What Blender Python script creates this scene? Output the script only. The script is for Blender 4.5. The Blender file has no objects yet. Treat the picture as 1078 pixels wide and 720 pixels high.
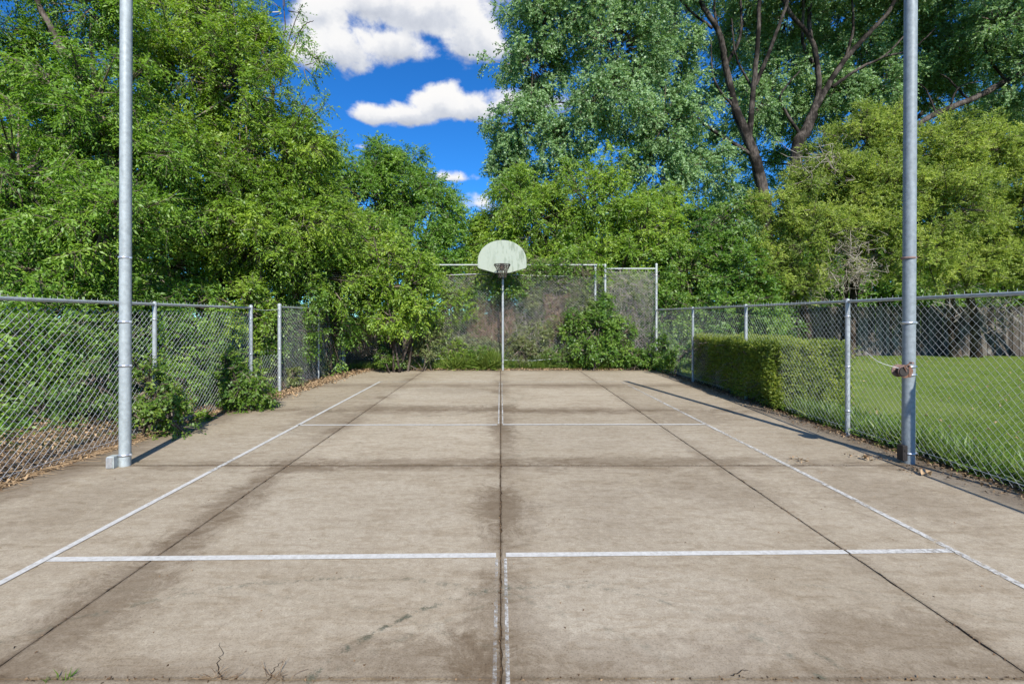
import bpy, math, random
import numpy as np
from mathutils import Vector

R = math.radians
rng = np.random.default_rng(11)
random.seed(5)
S = bpy.context.scene
COL = S.collection
F, CX, HY, EYE = 509.0, 527.0, 334.0, 1.6     # focal length in photo pixels, vanishing point, eye height


def P(px, py, Y):
    """world point seen at photo pixel (px, py) when it stands Y metres away"""
    return np.array([(px - CX) / F * Y, Y, EYE + (HY - py) / F * Y])


# ------------------------------------------------------------------ objects
def props(o, label=None, cat=None, group=None, kind=None):
    if label: o['label'] = label
    if cat: o['category'] = cat
    if group: o['group'] = group
    if kind: o['kind'] = kind
    return o


def thing(name, label, cat, loc=(0, 0, 0), group=None):
    o = bpy.data.objects.new(name, None)
    o.empty_display_size = 0.2
    COL.objects.link(o)
    o.location = [float(c) for c in loc]
    return props(o, label, cat, group)


def origin_of(parent):
    v = np.zeros(3)
    while parent is not None:
        v = v + np.array(parent.location)
        parent = parent.parent
    return v


def npmesh(name, V, Q, mat, parent=None, tint=None, smooth=False, loc=None):
    """one mesh object from a vertex array and a quad array (a repeated last index makes a triangle-free quad)"""
    V = np.asarray(V, np.float32)
    Q = np.asarray(Q, np.int32)
    off = origin_of(parent) if loc is None else np.array(loc)
    V = (V - off.astype(np.float32)).astype(np.float32)
    me = bpy.data.meshes.new(name)
    me.vertices.add(len(V)); me.vertices.foreach_set('co', V.ravel())
    me.loops.add(Q.size); me.loops.foreach_set('vertex_index', Q.ravel())
    me.polygons.add(len(Q))
    me.polygons.foreach_set('loop_start', np.arange(0, Q.size, 4, dtype=np.int32))
    if smooth: me.polygons.foreach_set('use_smooth', np.ones(len(Q), bool))
    if tint is not None:
        a = me.attributes.new('tint', 'FLOAT', 'POINT')
        a.data.foreach_set('value', np.asarray(tint, np.float32))
    me.update(calc_edges=True)
    o = bpy.data.objects.new(name, me)
    COL.objects.link(o)
    if mat: me.materials.append(mat)
    if parent is not None: o.parent = parent
    elif loc is not None: o.location = [float(c) for c in loc]
    return o


class MB:
    """collects boxes, tubes, lathes as one mesh"""
    def __init__(s): s.v = []; s.f = []; s.w = []; s.sm = []
    def add(s, vs, fs, smooth=False, w=0.0):
        n = len(s.v)
        s.v += [tuple(map(float, p)) for p in vs]
        s.w += [w] * len(vs)
        s.f += [tuple(i + n for i in f) for f in fs]
        s.sm += [smooth] * len(fs)
    def box(s, c, size, rz=0.0, bev=0.0):
        hx, hy, hz = [k / 2 for k in size]
        b = min(bev, hx * .9, hy * .9, hz * .9)
        vs = []
        for z, i in (((-hz), b), (-hz + b, 0), (hz - b, 0), (hz, b)) if b > 0 else ((-hz, 0), (hz, 0)):
            for x, y in ((-1, -1), (1, -1), (1, 1), (-1, 1)):
                X, Y = x * (hx - i), y * (hy - i)
                vs.append((c[0] + X * math.cos(rz) - Y * math.sin(rz), c[1] + X * math.sin(rz) + Y * math.cos(rz), c[2] + z))
        L = len(vs) // 4
        fs = [(3, 2, 1, 0), tuple(range(4 * L - 4, 4 * L))]
        for k in range(L - 1):
            for j in range(4):
                fs.append((4 * k + j, 4 * k + (j + 1) % 4, 4 * k + 4 + (j + 1) % 4, 4 * k + 4 + j))
        s.add(vs, fs)
    def tube(s, pts, rad, n=8, cap=True, smooth=True):
        pts = [Vector(p) for p in pts]
        if not hasattr(rad, '__len__'): rad = [rad] * len(pts)
        vs = []; ref = None
        for i, p in enumerate(pts):
            d = (pts[min(i + 1, len(pts) - 1)] - pts[max(i - 1, 0)]).normalized()
            if ref is None:
                ref = Vector((1, 0, 0)) if abs(d.x) < .8 else Vector((0, 1, 0))
            a = (ref - d * ref.dot(d)).normalized(); b = d.cross(a); ref = a
            for k in range(n):
                t = 2 * math.pi * k / n
                vs.append(p + (a * math.cos(t) + b * math.sin(t)) * rad[i])
        fs = []
        for i in range(len(pts) - 1):
            for k in range(n):
                fs.append((i * n + k, i * n + (k + 1) % n, (i + 1) * n + (k + 1) % n, (i + 1) * n + k))
        s.add(vs, fs, smooth)
        if cap:
            m = len(vs)
            s.add(vs[:n], [tuple(range(n))[::-1]]); s.add(vs[m - n:], [tuple(range(n))])
    def lathe(s, c, prof, n=20, smooth=True):
        """profile of (radius, z) around a vertical axis"""
        vs = [(c[0] + r * math.cos(2 * math.pi * k / n), c[1] + r * math.sin(2 * math.pi * k / n), c[2] + z) for r, z in prof for k in range(n)]
        fs = [(i * n + k, i * n + (k + 1) % n, (i + 1) * n + (k + 1) % n, (i + 1) * n + k) for i in range(len(prof) - 1) for k in range(n)]
        s.add(vs, fs, smooth)
    def build(s, name, mat, parent=None, loc=None):
        off = origin_of(parent) if parent is not None else np.array(loc if loc is not None else (0, 0, 0))
        me = bpy.data.meshes.new(name)
        me.from_pydata([(x - off[0], y - off[1], z - off[2]) for x, y, z in s.v], [], s.f)
        me.polygons.foreach_set('use_smooth', s.sm)
        a = me.attributes.new('wear', 'FLOAT', 'POINT'); a.data.foreach_set('value', s.w)
        me.update()
        if mat: me.materials.append(mat)
        o = bpy.data.objects.new(name, me); COL.objects.link(o)
        if parent is not None: o.parent = parent
        elif loc is not None: o.location = loc
        return o


# ------------------------------------------------------------------ node helpers
class NT:
    def __init__(s, tree): s.t = tree; s.t.nodes.clear()
    def n(s, typ, **kw):
        nd = s.t.nodes.new(typ)
        for k, v in kw.items(): setattr(nd, k, v)
        return nd
    def put(s, sock, v):
        if hasattr(v, 'links') or isinstance(v, bpy.types.NodeSocket): s.t.links.new(v, sock)
        elif isinstance(v, (tuple, list)):
            v = tuple(v)
            if sock.type == 'RGBA' and len(v) == 3: v = v + (1,)
            sock.default_value = v
        else: sock.default_value = v
    def m(s, op, a, b=0.0, c=0.0, clamp=False):
        nd = s.n('ShaderNodeMath', operation=op, use_clamp=clamp)
        s.put(nd.inputs[0], a); s.put(nd.inputs[1], b)
        if len(nd.inputs) > 2: s.put(nd.inputs[2], c)
        return nd.outputs[0]
    def noise(s, vec, scale, detail=4, rough=.55, dist=0.0):
        nd = s.n('ShaderNodeTexNoise')
        s.put(nd.inputs['Vector'], vec); nd.inputs['Scale'].default_value = scale
        nd.inputs['Detail'].default_value = detail; nd.inputs['Roughness'].default_value = rough
        nd.inputs['Distortion'].default_value = dist
        return nd.outputs['Fac']
    def step(s, x, lo, hi, a=0.0, b=1.0):
        nd = s.n('ShaderNodeMapRange', interpolation_type='SMOOTHSTEP')
        s.put(nd.inputs['Value'], x); s.put(nd.inputs['From Min'], lo); s.put(nd.inputs['From Max'], hi)
        s.put(nd.inputs['To Min'], a); s.put(nd.inputs['To Max'], b)
        return nd.outputs['Result']
    def mix(s, f, a, b, mode='MIX'):
        nd = s.n('ShaderNodeMix', data_type='RGBA', blend_type=mode)
        s.put(nd.inputs[0], f); s.put(nd.inputs[6], a); s.put(nd.inputs[7], b)
        return nd.outputs[2]
    def ramp(s, f, stops):
        nd = s.n('ShaderNodeValToRGB'); e = nd.color_ramp.elements
        while len(e) < len(stops): e.new(.5)
        for k, (p, c) in enumerate(stops):
            e[k].position = p; e[k].color = tuple(c) + (1,)
        s.put(nd.inputs[0], f)
        return nd.outputs[0]
    def scale(s, vec, xyz):
        nd = s.n('ShaderNodeVectorMath', operation='MULTIPLY')
        s.put(nd.inputs[0], vec); nd.inputs[1].default_value = xyz
        return nd.outputs[0]


def mat(name):
    m = bpy.data.materials.new(name); m.use_nodes = True
    return m, NT(m.node_tree)


def finish(T, shader):
    o = T.n('ShaderNodeOutputMaterial'); T.t.links.new(shader, o.inputs['Surface'])


def principled(T, color, rough=.6, metal=0.0, spec=.5, bump=None, bstr=.3, bdist=.01):
    p = T.n('ShaderNodeBsdfPrincipled')
    T.put(p.inputs['Base Color'], color); T.put(p.inputs['Roughness'], rough); T.put(p.inputs['Metallic'], metal)
    p.inputs['Specular IOR Level'].default_value = spec
    if bump is not None:
        b = T.n('ShaderNodeBump'); b.inputs['Strength'].default_value = bstr; b.inputs['Distance'].default_value = bdist
        T.put(b.inputs['Height'], bump); T.t.links.new(b.outputs[0], p.inputs['Normal'])
    return p.outputs[0]


def leaf_mat(name, dark, mid, light, trans=.36, gloss=.035, tcol=1.6):
    m, T = mat(name)
    a = T.n('ShaderNodeAttribute', attribute_name='tint')
    c = T.ramp(a.outputs['Fac'], [(0, dark), (.5, mid), (1, light)])
    d = T.n('ShaderNodeBsdfDiffuse'); T.put(d.inputs[0], c)
    t = T.n('ShaderNodeBsdfTranslucent'); T.put(t.inputs[0], T.mix(1, c, (tcol, tcol * 1.05, tcol * .6), 'MULTIPLY'))
    g = T.n('ShaderNodeBsdfGlossy'); g.inputs['Roughness'].default_value = .5
    g.inputs[0].default_value = (.9, .95, .9, 1)
    x = T.n('ShaderNodeMixShader'); x.inputs[0].default_value = trans
    T.t.links.new(d.outputs[0], x.inputs[1]); T.t.links.new(t.outputs[0], x.inputs[2])
    y = T.n('ShaderNodeMixShader'); y.inputs[0].default_value = gloss
    T.t.links.new(x.outputs[0], y.inputs[1]); T.t.links.new(g.outputs[0], y.inputs[2])
    finish(T, y.outputs[0])
    return m


def plain_tint(name, dark, light, rough=.9):
    m, T = mat(name)
    a = T.n('ShaderNodeAttribute', attribute_name='tint')
    finish(T, principled(T, T.ramp(a.outputs['Fac'], [(0, dark), (1, light)]), rough, spec=.2))
    return m


def bark_mat(name, c0, c1, sc=6):
    m, T = mat(name)
    co = T.n('ShaderNodeTexCoord').outputs['Object']
    v = T.scale(co, (1, 1, .18))
    n1 = T.noise(v, sc * 4, 6, .65); n2 = T.noise(co, sc * .4, 3)
    c = T.mix(T.step(n2, .4, .62), T.ramp(n1, [(.35, c0), (.65, c1)]), [k * .6 for k in c0])
    finish(T, principled(T, c, .92, spec=.15, bump=n1, bstr=.8, bdist=.03))
    return m


def galv_mat(name, base=(.45, .49, .52), rough=.42, metal=.55, rust=0.0):
    m, T = mat(name)
    co = T.n('ShaderNodeTexCoord').outputs['Object']
    n1 = T.noise(co, 22, 4, .6); n2 = T.noise(T.scale(co, (1, 1, .25)), 7, 5, .6)
    c = T.ramp(n1, [(.3, [k * .78 for k in base]), (.7, [min(1, k * 1.15) for k in base])])
    c = T.mix(T.step(n2, .52, .75, 0, .55), c, [min(.7, k * 1.35 + .03) for k in base])
    if rust > 0: c = T.mix(T.step(T.noise(co, 5, 6, .7), .72 - rust * .4, .85 - rust * .4), c, (.17, .075, .035))
    finish(T, principled(T, c, T.step(n2, .3, .7, rough - .06, rough + .14), metal, bump=n1, bstr=.1, bdist=.002))
    return m


M = {}
M['galv'] = galv_mat('galvanised_steel', (.40, .43, .43), .5, .3)
M['pole'] = galv_mat('pole_steel', (.36, .40, .40), .55, .15)
M['wire'] = galv_mat('chain_wire', (.66, .68, .69), .45, .35)
M['wire_old'] = galv_mat('weathered_chain_wire', (.40, .40, .39), .5, .3)
M['pole_dark'] = galv_mat('darker_pole_steel', (.25, .285, .30), .55, .15)
M['band'] = galv_mat('bright_band', (.62, .64, .66), .3, .7)
M['rusty'] = galv_mat('rusty_iron', (.24, .16, .135), .75, .15, .55)
M['dark_iron'] = galv_mat('dark_iron', (.035, .028, .024), .65, .1, .3)
M['white_pole'] = galv_mat('painted_pole', (.42, .45, .43), .5, .1, .15)
M['bark'] = bark_mat('grey_brown_bark', (.065, .05, .04), (.21, .17, .14))
M['bark_c'] = bark_mat('furrowed_bark', (.030, .025, .021), (.155, .128, .108), 4)
M['bark_j'] = bark_mat('juniper_bark', (.05, .035, .025), (.17, .13, .10))
M['twig'] = plain_tint('twig_bark', (.05, .037, .027), (.24, .195, .15))
M['rust_twig'] = plain_tint('rust_brown_twig', (.13, .08, .05), (.38, .25, .16))
M['dead_twig'] = plain_tint('dead_twig', (.17, .135, .105), (.50, .44, .37))
M['leaf_elm'] = leaf_mat('elm_leaf', (0.074, 0.171, 0.015), (0.153, 0.289, 0.026), (0.272, 0.408, 0.050))
M['leaf_ash'] = leaf_mat('ash_leaf', (0.090, 0.184, 0.014), (0.188, 0.310, 0.027), (0.323, 0.435, 0.048))
M['leaf_mid'] = leaf_mat('far_tree_leaf', (0.065, 0.158, 0.018), (0.131, 0.261, 0.028), (0.226, 0.357, 0.045))
M['leaf_cot'] = leaf_mat('cottonwood_leaf', (0.103, 0.198, 0.060), (0.196, 0.325, 0.115), (0.319, 0.472, 0.218), .36, .04)
M['leaf_jun'] = leaf_mat('juniper_leaf', (0.128, 0.190, 0.035), (0.264, 0.345, 0.060), (0.425, 0.487, 0.101), .40, .02)
M['leaf_hedge'] = leaf_mat('hedge_leaf', (0.072, 0.121, 0.011), (0.160, 0.220, 0.020), (0.297, 0.330, 0.039), .30, .03)
M['leaf_vine'] = leaf_mat('vine_leaf', (0.050, 0.129, 0.014), (0.120, 0.230, 0.024), (0.220, 0.325, 0.050))
M['leaf_pale'] = leaf_mat('pale_weed_leaf', (0.084, 0.115, 0.033), (0.168, 0.207, 0.066), (0.288, 0.310, 0.121))
M['leaf_dark'] = leaf_mat('sapling_leaf', (0.051, 0.119, 0.011), (0.115, 0.207, 0.020), (0.212, 0.290, 0.041))
M['grass'] = leaf_mat('grass_blade', (.06, .12, .012), (.12, .20, .022), (.24, .29, .06), .3, .04)
M['lawn_blade'] = leaf_mat('lawn_blade', (0.114, 0.196, 0.029), (0.180, 0.265, 0.046), (0.276, 0.345, 0.078), .3, .02)
M['litter'] = plain_tint('dry_leaf', (.11, .065, .035), (.50, .35, .20), .8)


# ------------------------------------------------------------------ foliage builders
def unit(v): return v / np.maximum(np.linalg.norm(v, axis=-1, keepdims=True), 1e-9)
def rand_unit(n): return unit(rng.normal(size=(n, 3)))


def leaf_arrays(pos, d, nrm, L, wr, tint, fold=.18, curl=.12):
    n = len(pos); L = np.broadcast_to(np.asarray(L, float), (n,))[:, None]
    d = unit(d); s = unit(np.cross(d, nrm)); up = np.cross(s, d)
    w = L * wr * .5
    mid = pos + d * L * .42
    V = np.empty((n, 4, 3))
    V[:, 0] = pos
    V[:, 1] = mid + s * w + up * L * fold * .5
    V[:, 2] = pos + d * L - up * L * curl
    V[:, 3] = mid - s * w + up * L * fold * .5
    return V.reshape(-1, 3), np.arange(4 * n).reshape(n, 4), np.repeat(tint, 4)


def spray_leaves(O, D, Ls, k, leaf, wr, tint, spread=.95, droop=.25, upw=.8):
    """leaves set alternately along each twig: O origins, D directions, Ls lengths"""
    n = len(O); D = unit(D)
    t = (np.arange(k) + .6) / k
    pos = O[:, None, :] + D[:, None, :] * (Ls[:, None, None] * t[None, :, None])
    pos[..., 2] -= (t ** 2)[None, :] * Ls[:, None] * droop
    side = unit(np.cross(D, unit(rng.normal(size=(n, 3)) * .5 + np.array([0, 0, 1.0]))))
    sg = np.where(np.arange(k) % 2 == 0, 1.0, -1.0)
    dd = D[:, None, :] * .7 + side[:, None, :] * (sg * spread)[None, :, None] + rng.normal(size=(n, k, 3)) * .35
    dd[..., 2] -= droop
    nn = rng.normal(size=(n, k, 3)) * .48 + np.array([.08, -.6, upw])
    L = leaf * rng.uniform(.45, 1.4, (n, k))
    tt = np.clip(tint[:, None] + rng.normal(size=(n, k)) * .13, 0, 1)
    return leaf_arrays(pos.reshape(-1, 3), dd.reshape(-1, 3), nn.reshape(-1, 3), L.ravel(), wr, tt.ravel())


def sticks(A, B, r0, r1, tint):
    """three-sided twigs from A to B"""
    n = len(A); d = unit(B - A)
    a = unit(np.cross(d, np.where(np.abs(d[:, 2:3]) < .8, np.array([[0, 0, 1.0]]), np.array([[1.0, 0, 0]]))))
    b = np.cross(d, a)
    V = np.empty((n, 6, 3))
    for k in range(3):
        o = a * math.cos(k * 2.0944) + b * math.sin(k * 2.0944)
        V[:, k] = A + o * np.reshape(r0, (-1, 1)); V[:, 3 + k] = B + o * np.reshape(r1, (-1, 1))
    base = np.arange(n)[:, None, None] * 6
    Q = base + np.array([[0, 1, 4, 3], [1, 2, 5, 4], [2, 0, 3, 5]])[None]
    return V.reshape(-1, 3), Q.reshape(-1, 4), np.repeat(tint, 6)


def cat(parts):
    V = []; Q = []; T = []; o = 0
    for v, q, t in parts:
        V.append(v); Q.append(q + o); T.append(t); o += len(v)
    return np.concatenate(V), np.concatenate(Q), np.concatenate(T)


def boughs(clumps, per, sprays, k, leaf, wr, spray_len=.34, bough_w=.30, droop=.25, inner=.2, outer=1.0, tilt=(0, 0, .12), tint0=.5, tvar=.17, wind=(0, 0, 0), upw=.8, flo=.0):
    """foliage carried by boughs that radiate from each clump (centre, radii); returns leaves, twigs"""
    lv = []; st = []
    for c, r in clumps:
        c = np.asarray(c, float); r = np.asarray(r, float)
        vol = (r[0] * r[1] * r[2]) ** (1 / 3)
        n = max(5, int(per * vol ** 1.7))
        u = rand_unit(n) + np.array(tilt); u = unit(u)
        if flo: u = u[u[:, 2] > -flo]; n = len(u)
        ln = rng.uniform(.62, 1.08, n)[:, None] * outer
        ln *= 1 + .16 * np.sin(u[:, :1] * 7 + c[0]) * np.cos(u[:, 2:3] * 6 + c[1])
        B1 = c + u * r * ln
        B0 = c + u * r * inner
        jl = rng.normal(size=(n, 3)) * .12 * vol
        B1 = B1 + jl
        bt = np.clip(tint0 + rng.normal(size=n) * tvar, .05, .95)
        st.append(sticks(B0, B1, np.full(n, .02 + .006 * vol), np.full(n, .005), rng.uniform(0, 1, n)))
        # sprays along each bough, denser towards the tip
        t = rng.uniform(0, 1, (n, sprays)) ** .6 * .86 + .16
        ax = B1 - B0; bl = np.linalg.norm(ax, axis=1)
        axn = unit(ax)
        rad = rng.normal(size=(n, sprays, 3)); rad -= (rad * axn[:, None, :]).sum(-1, keepdims=True) * axn[:, None, :]
        rad = unit(rad)
        pos = B0[:, None, :] + ax[:, None, :] * t[..., None]
        wdt = bough_w * np.maximum(bl, .5)[:, None] * (1.12 - t) * rng.uniform(.05, 1, (n, sprays))
        pos2 = pos + rad * wdt[..., None]
        D = unit(axn[:, None, :] * .6 + rad * .75 + rng.normal(size=(n, sprays, 3)) * .35 + np.array(wind))
        D[..., 2] -= droop * .6
        Ls = spray_len * rng.uniform(.6, 1.25, (n, sprays))
        st_m = rng.random((n, sprays)) < .45
        A = pos[st_m]; E = (pos2 + D * Ls[..., None] * .8)[st_m]
        st.append(sticks(A, E, np.full(len(A), .006), np.full(len(A), .0025), rng.uniform(.1, 1, len(A))))
        tt = np.repeat(bt[:, None], sprays, 1) + rng.normal(size=(n, sprays)) * .08
        lv.append(spray_leaves(pos2.reshape(-1, 3), D.reshape(-1, 3), Ls.ravel(), k, leaf, wr, tt.ravel(), droop=droop, upw=upw))
    return lv, st


def curve_pts(pts, n=10, wob=.0):
    """smooth polyline (Catmull-Rom) through the given points"""
    P_ = [Vector(p) for p in pts]
    if len(P_) == 2: P_ = [P_[0], P_[0].lerp(P_[1], .5) + Vector((random.uniform(-1, 1), random.uniform(-1, 1), 0)) * wob, P_[1]]
    Q = [P_[0] * 2 - P_[1]] + P_ + [P_[-1] * 2 - P_[-2]]
    out = []
    for i in range(len(P_) - 1):
        for j in range(n):
            t = j / n; a, b, c, d = Q[i:i + 4]
            out.append(.5 * ((2 * b) + (c - a) * t + (2 * a - 5 * b + 4 * c - d) * t * t + (3 * b - a - 3 * c + d) * t ** 3))
    out.append(P_[-1])
    for k, p in enumerate(out[1:-1]):
        out[k + 1] = p + Vector((random.uniform(-1, 1), random.uniform(-1, 1), random.uniform(-1, 1))) * wob * .3
    return out


def limb(name, pts, r0, r1, m, parent, n=9, wob=.05):
    c = curve_pts(pts, 7, wob); k = len(c)
    mb = MB(); mb.tube(c, [r0 + (r1 - r0) * (i / (k - 1)) ** .8 for i in range(k)], n)
    return mb.build(name, m, parent)


def tree(name, label, category, base, trunk_top, tr, clumps, leafm, barkm, group=None, limbs=True, trunk_pts=None, **kw):
    root = thing(name, label, category, base, group)
    base = np.array(base, float); top = np.array(trunk_top, float)
    pts = trunk_pts or [base - np.array([0, 0, .1]), base * .5 + top * .5 + np.array([.12, 0, 0]), top]
    limb('trunk', pts, tr, tr * .45, barkm, root, 12, .06)
    if limbs:
        for c, r in clumps:
            c = np.array(c, float)
            t = np.clip((c[2] - base[2]) / max(top[2] - base[2], .1) - .35, .25, .97)
            s = base + (top - base) * t
            mid = s * .5 + c * .5 + np.array([0, 0, -.1 * np.linalg.norm(c - s)])
            limb('limb', [s, mid, c], tr * .42, tr * .12, barkm, root, 7, .06)
    lv, st = boughs(clumps, **kw)
    V, Q, T = cat(st); npmesh('branchwork', V, Q, M['twig'], root, T)
    V, Q, T = cat(lv); npmesh('crown', V, Q, leafm, root, T)
    return root


def shrub(name, label, category, base, clumps, leafm, group=None, stems=5, stem_m=None, stem_r=.02, part='foliage', **kw):
    root = thing(name, label, category, base, group)
    base = np.array(base, float)
    mb = MB()
    for k in range(stems):
        c, r = clumps[k % len(clumps)]
        e = np.array(c) + rng.normal(size=3) * np.array(r) * .35
        b = base + np.array([rng.normal() * .10, rng.normal() * .10, -.03])
        mb.tube(curve_pts([b, b * .45 + e * .55 + rng.normal(size=3) * .06, e], 4, .03), [stem_r * (1 - .07 * i) for i in range(9)], 5)
    mb.build('stem', stem_m or M['bark'], root)
    lv, st = boughs(clumps, **kw)
    V, Q, T = cat(st); npmesh('branchwork', V, Q, M['twig'], root, T)
    V, Q, T = cat(lv); npmesh(part, V, Q, leafm, root, T)
    return root


exec_sections = True
# ------------------------------------------------------------------ ground
def left_edge(y):      # concrete edge, left
    return -4.50 - .20 * math.exp(-((y - 6.0) / 2.2) ** 2) + .04 * math.sin(y * 2.3) + (.35 * max(0, (y - 9.5) / 5.2))


def right_edge(y):
    return 4.68 + .03 * math.sin(y * 1.7)


BACK = 14.72


def ground_z(x, y):
    z = -.045
    if x < -4.4:
        t = min(1, max(0, (-4.7 - x) / 1.3)); z += .26 * t * t * (3 - 2 * t)
    if y > 14.6 and x < 4.7:
        t = min(1, max(0, (y - 14.6) / 1.5)); z += .18 * t
    if x > 4.7:
        t = min(1, max(0, (x - 4.7) / .6)); z += .03 * t
    z += .02 * math.sin(x * 3.1 + y * 1.3) * math.sin(y * 2.7 - x) * (1 if abs(x) > 4.6 or y > 14.7 else 0)
    return z


def build_ground():
    xs = [-600, -300, -150, -80, -40, -25, -16] + list(np.arange(-12, 12.01, .25)) + [16, 25, 40, 80, 150, 300, 600]
    ys = [-300, -100, -40, -15, -8] + list(np.arange(-5, 24.01, .25)) + [30, 40, 60, 100, 200, 400, 900]
    V = [(x, y, ground_z(x, y)) for y in ys for x in xs]; w = len(xs)
    Q = [(j * w + i, j * w + i + 1, (j + 1) * w + i + 1, (j + 1) * w + i) for j in range(len(ys) - 1) for i in range(w - 1)]
    m, T = mat('soil')
    co = T.n('ShaderNodeTexCoord').outputs['Object']
    n1 = T.noise(co, 1.2, 6, .6); n2 = T.noise(co, 25, 5, .7)
    c = T.ramp(n2, [(.3, (.055, .038, .025)), (.7, (.20, .145, .095))])
    c = T.mix(T.step(n1, .5, .62, 0, .7), c, (.07, .09, .025))
    finish(T, principled(T, c, .95, spec=.1, bump=n2, bstr=.9, bdist=.03))
    o = npmesh('ground', V, Q, m, smooth=True); o['kind'] = 'structure'


build_ground()


# ------------------------------------------------------------------ the concrete court
XJ = [None, -2.30, 0.0, 2.36, None]
YJ = [-3.9, -.94, 2.14, 5.22, 8.30, 11.38, BACK]


def concrete_mat():
    m, T = mat('stained_concrete')
    co = T.n('ShaderNodeTexCoord').outputs['Object']
    sep = T.n('ShaderNodeSeparateXYZ'); T.put(sep.inputs[0], co)
    x, y = sep.outputs[0], sep.outputs[1]
    big = T.noise(co, .55, 5, .6); mid = T.noise(co, 2.2, 6, .62, .4); fine = T.noise(co, 60, 4, .7); speck = T.noise(co, 220, 2, .6)
    strk = T.noise(T.scale(co, (1.0, 3.2, 1)), 1.6, 6, .6, .8)
    warp = T.m('MULTIPLY', T.m('SUBTRACT', mid, .5), .42)
    c = T.ramp(big, [(.3, (.355, .300, .222)), (.5, (.405, .346, .262)), (.72, (.445, .388, .302))])
    c = T.mix(T.step(strk, .42, .70, 0, .55), c, (.290, .232, .160))
    c = T.mix(T.step(T.noise(T.scale(co, (1, 2.0, 1)), 3.4, 6, .7, 1.2), .56, .72, 0, .30), c, (.46, .405, .325))
    # dirt that has washed into the joints
    def joint(v, at, width, amt, gate=None):
        d = T.m('ABSOLUTE', T.m('ADD', T.m('SUBTRACT', v, at), warp))
        f = T.m('MULTIPLY', T.step(d, 0, width, 1, 0), T.step(mid, .30, .62, .35, 1))
        f = T.m('MULTIPLY', f, amt)
        if gate is not None: f = T.m('MULTIPLY', f, gate)
        return f
    dirt = (.150, .108, .068)
    gate_l = T.step(T.noise(co, .9, 4), .40, .60, .10, 1)
    for f in (joint(x, -2.30, .34, .70, gate_l), joint(x, 0, .30, .70, gate_l), joint(x, 2.36, .20, .45, gate_l),
              joint(y, 5.22, .40, .5, T.step(strk, .35, .6, .2, 1)), joint(y, 8.3, .55, .65, T.step(mid, .35, .6, .3, 1)), joint(y, 2.14, .22, .6),
              joint(y, 11.38, .6, .6), joint(y, 14.6, .7, .7)):
        c = T.mix(f, c, dirt)
    def stain(cx, cy, sx, sy, amt):
        dx = T.m('DIVIDE', T.m('SUBTRACT', x, cx), sx); dy = T.m('DIVIDE', T.m('SUBTRACT', y, cy), sy)
        d = T.m('ADD', T.m('SQRT', T.m('ADD', T.m('MULTIPLY', dx, dx), T.m('MULTIPLY', dy, dy))), T.m('MULTIPLY', T.m('SUBTRACT', T.noise(co, 3.6, 10, .80, 1.2), .5), 4.0))
        return T.step(d, .30, 1.20, amt, 0)
    for a in ((-2.22, 2.75, .30, .95, .58), (-2.30, 4.25, .24, .75, .58), (-2.05, 5.15, .5, .25, .5), (.02, 4.05, .30, .62, .66), (.0, 2.55, .26, .55, .5), (.05, 6.6, .20, 1.2, .55), (.0, 8.6, .35, .4, .6), (.5, 2.32, .9, .16, .45),
              (-.4, 2.30, .5, .14, .5), (1.8, 2.45, .8, .30, .38), (-1.0, 5.32, 2.0, .22, .48), (1.6, 5.40, 2.0, .20, .40), (-1.5, 8.5, 1.3, .34, .55), (.9, 8.3, 1.6, .3, .48), (1.95, 4.5, .8, .5, .30), (3.5, 4.4, .7, .8, .28),
              (-3.7, 4.1, .5, .9, .22), (3.0, 7.6, .8, .5, .35), (-.9, 10.6, 1.4, .5, .42), (1.6, 11.2, 1.5, .5, .36), (-2.7, 7.3, .6, .8, .3), (.9, 4.0, .5, .9, .22)):
        c = T.mix(stain(*a), c, (.150, .108, .068))
    # tight dark band right at the joints
    for v, at in ((x, -2.30), (x, 0.0), (x, 2.36), (y, 2.14), (y, 5.22), (y, 8.3), (y, 11.38)):
        d = T.m('ABSOLUTE', T.m('ADD', T.m('SUBTRACT', v, at), T.m('MULTIPLY', T.m('SUBTRACT', fine, .5), .05)))
        c = T.mix(T.step(d, .004, .034 if at == 5.22 else .022, .75 if at == 5.22 else .45, 0), c, (.075, .052, .034))
    # dried puddles: paler floor with a darker, sharper rim
    def ring(cx, cy, rad, sx, amt, w=.06, col=(.115, .118, .085), inside=0.0):
        dx = T.m('MULTIPLY', T.m('SUBTRACT', x, cx), sx); dy = T.m('SUBTRACT', y, cy)
        d = T.m('SQRT', T.m('ADD', T.m('MULTIPLY', dx, dx), T.m('MULTIPLY', dy, dy)))
        d = T.m('ADD', d, T.m('MULTIPLY', T.m('SUBTRACT', mid, .5), .12))
        f = T.m('MULTIPLY', T.step(T.m('ABSOLUTE', T.m('SUBTRACT', d, rad)), 0, w, amt, 0), T.step(T.noise(co, 16, 6, .75), .46, .62))
        return T.mix(f, c, col), T.step(d, rad - .12, rad + .02, inside, 0)
    for a in ((.30, 1.62, 1.26, 1, .95, .034), (.38, 1.60, 1.33, 1, .7, .025), (1.2, 1.0, 1.95, .8, .35, .03), (-.9, 1.35, 1.62, .8, .6, .04),
              (-2.0, 1.3, 1.55, .6, .25, .03), (-1.6, 9.3, 1.5, .8, .45, .10), (-1.1, 9.8, 1.1, .7, .35, .08), (-.7, 6.2, 1.0, .9, .35, .05)):
        c, _ = ring(*a)
    for cx, cy, rad, sx, ins in ((.85, 2.62, .52, .62, .40), (-1.2, 4.0, .75, .8, .22), (1.1, 3.9, .8, .8, .25), (-1.35, 10.2, .9, .75, .35), (1.5, 6.6, .9, .7, .22)):
        _, f = ring(cx, cy, rad, sx, 0, .05, inside=ins)
        c = T.mix(f, c, (.45, .395, .315))
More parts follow.
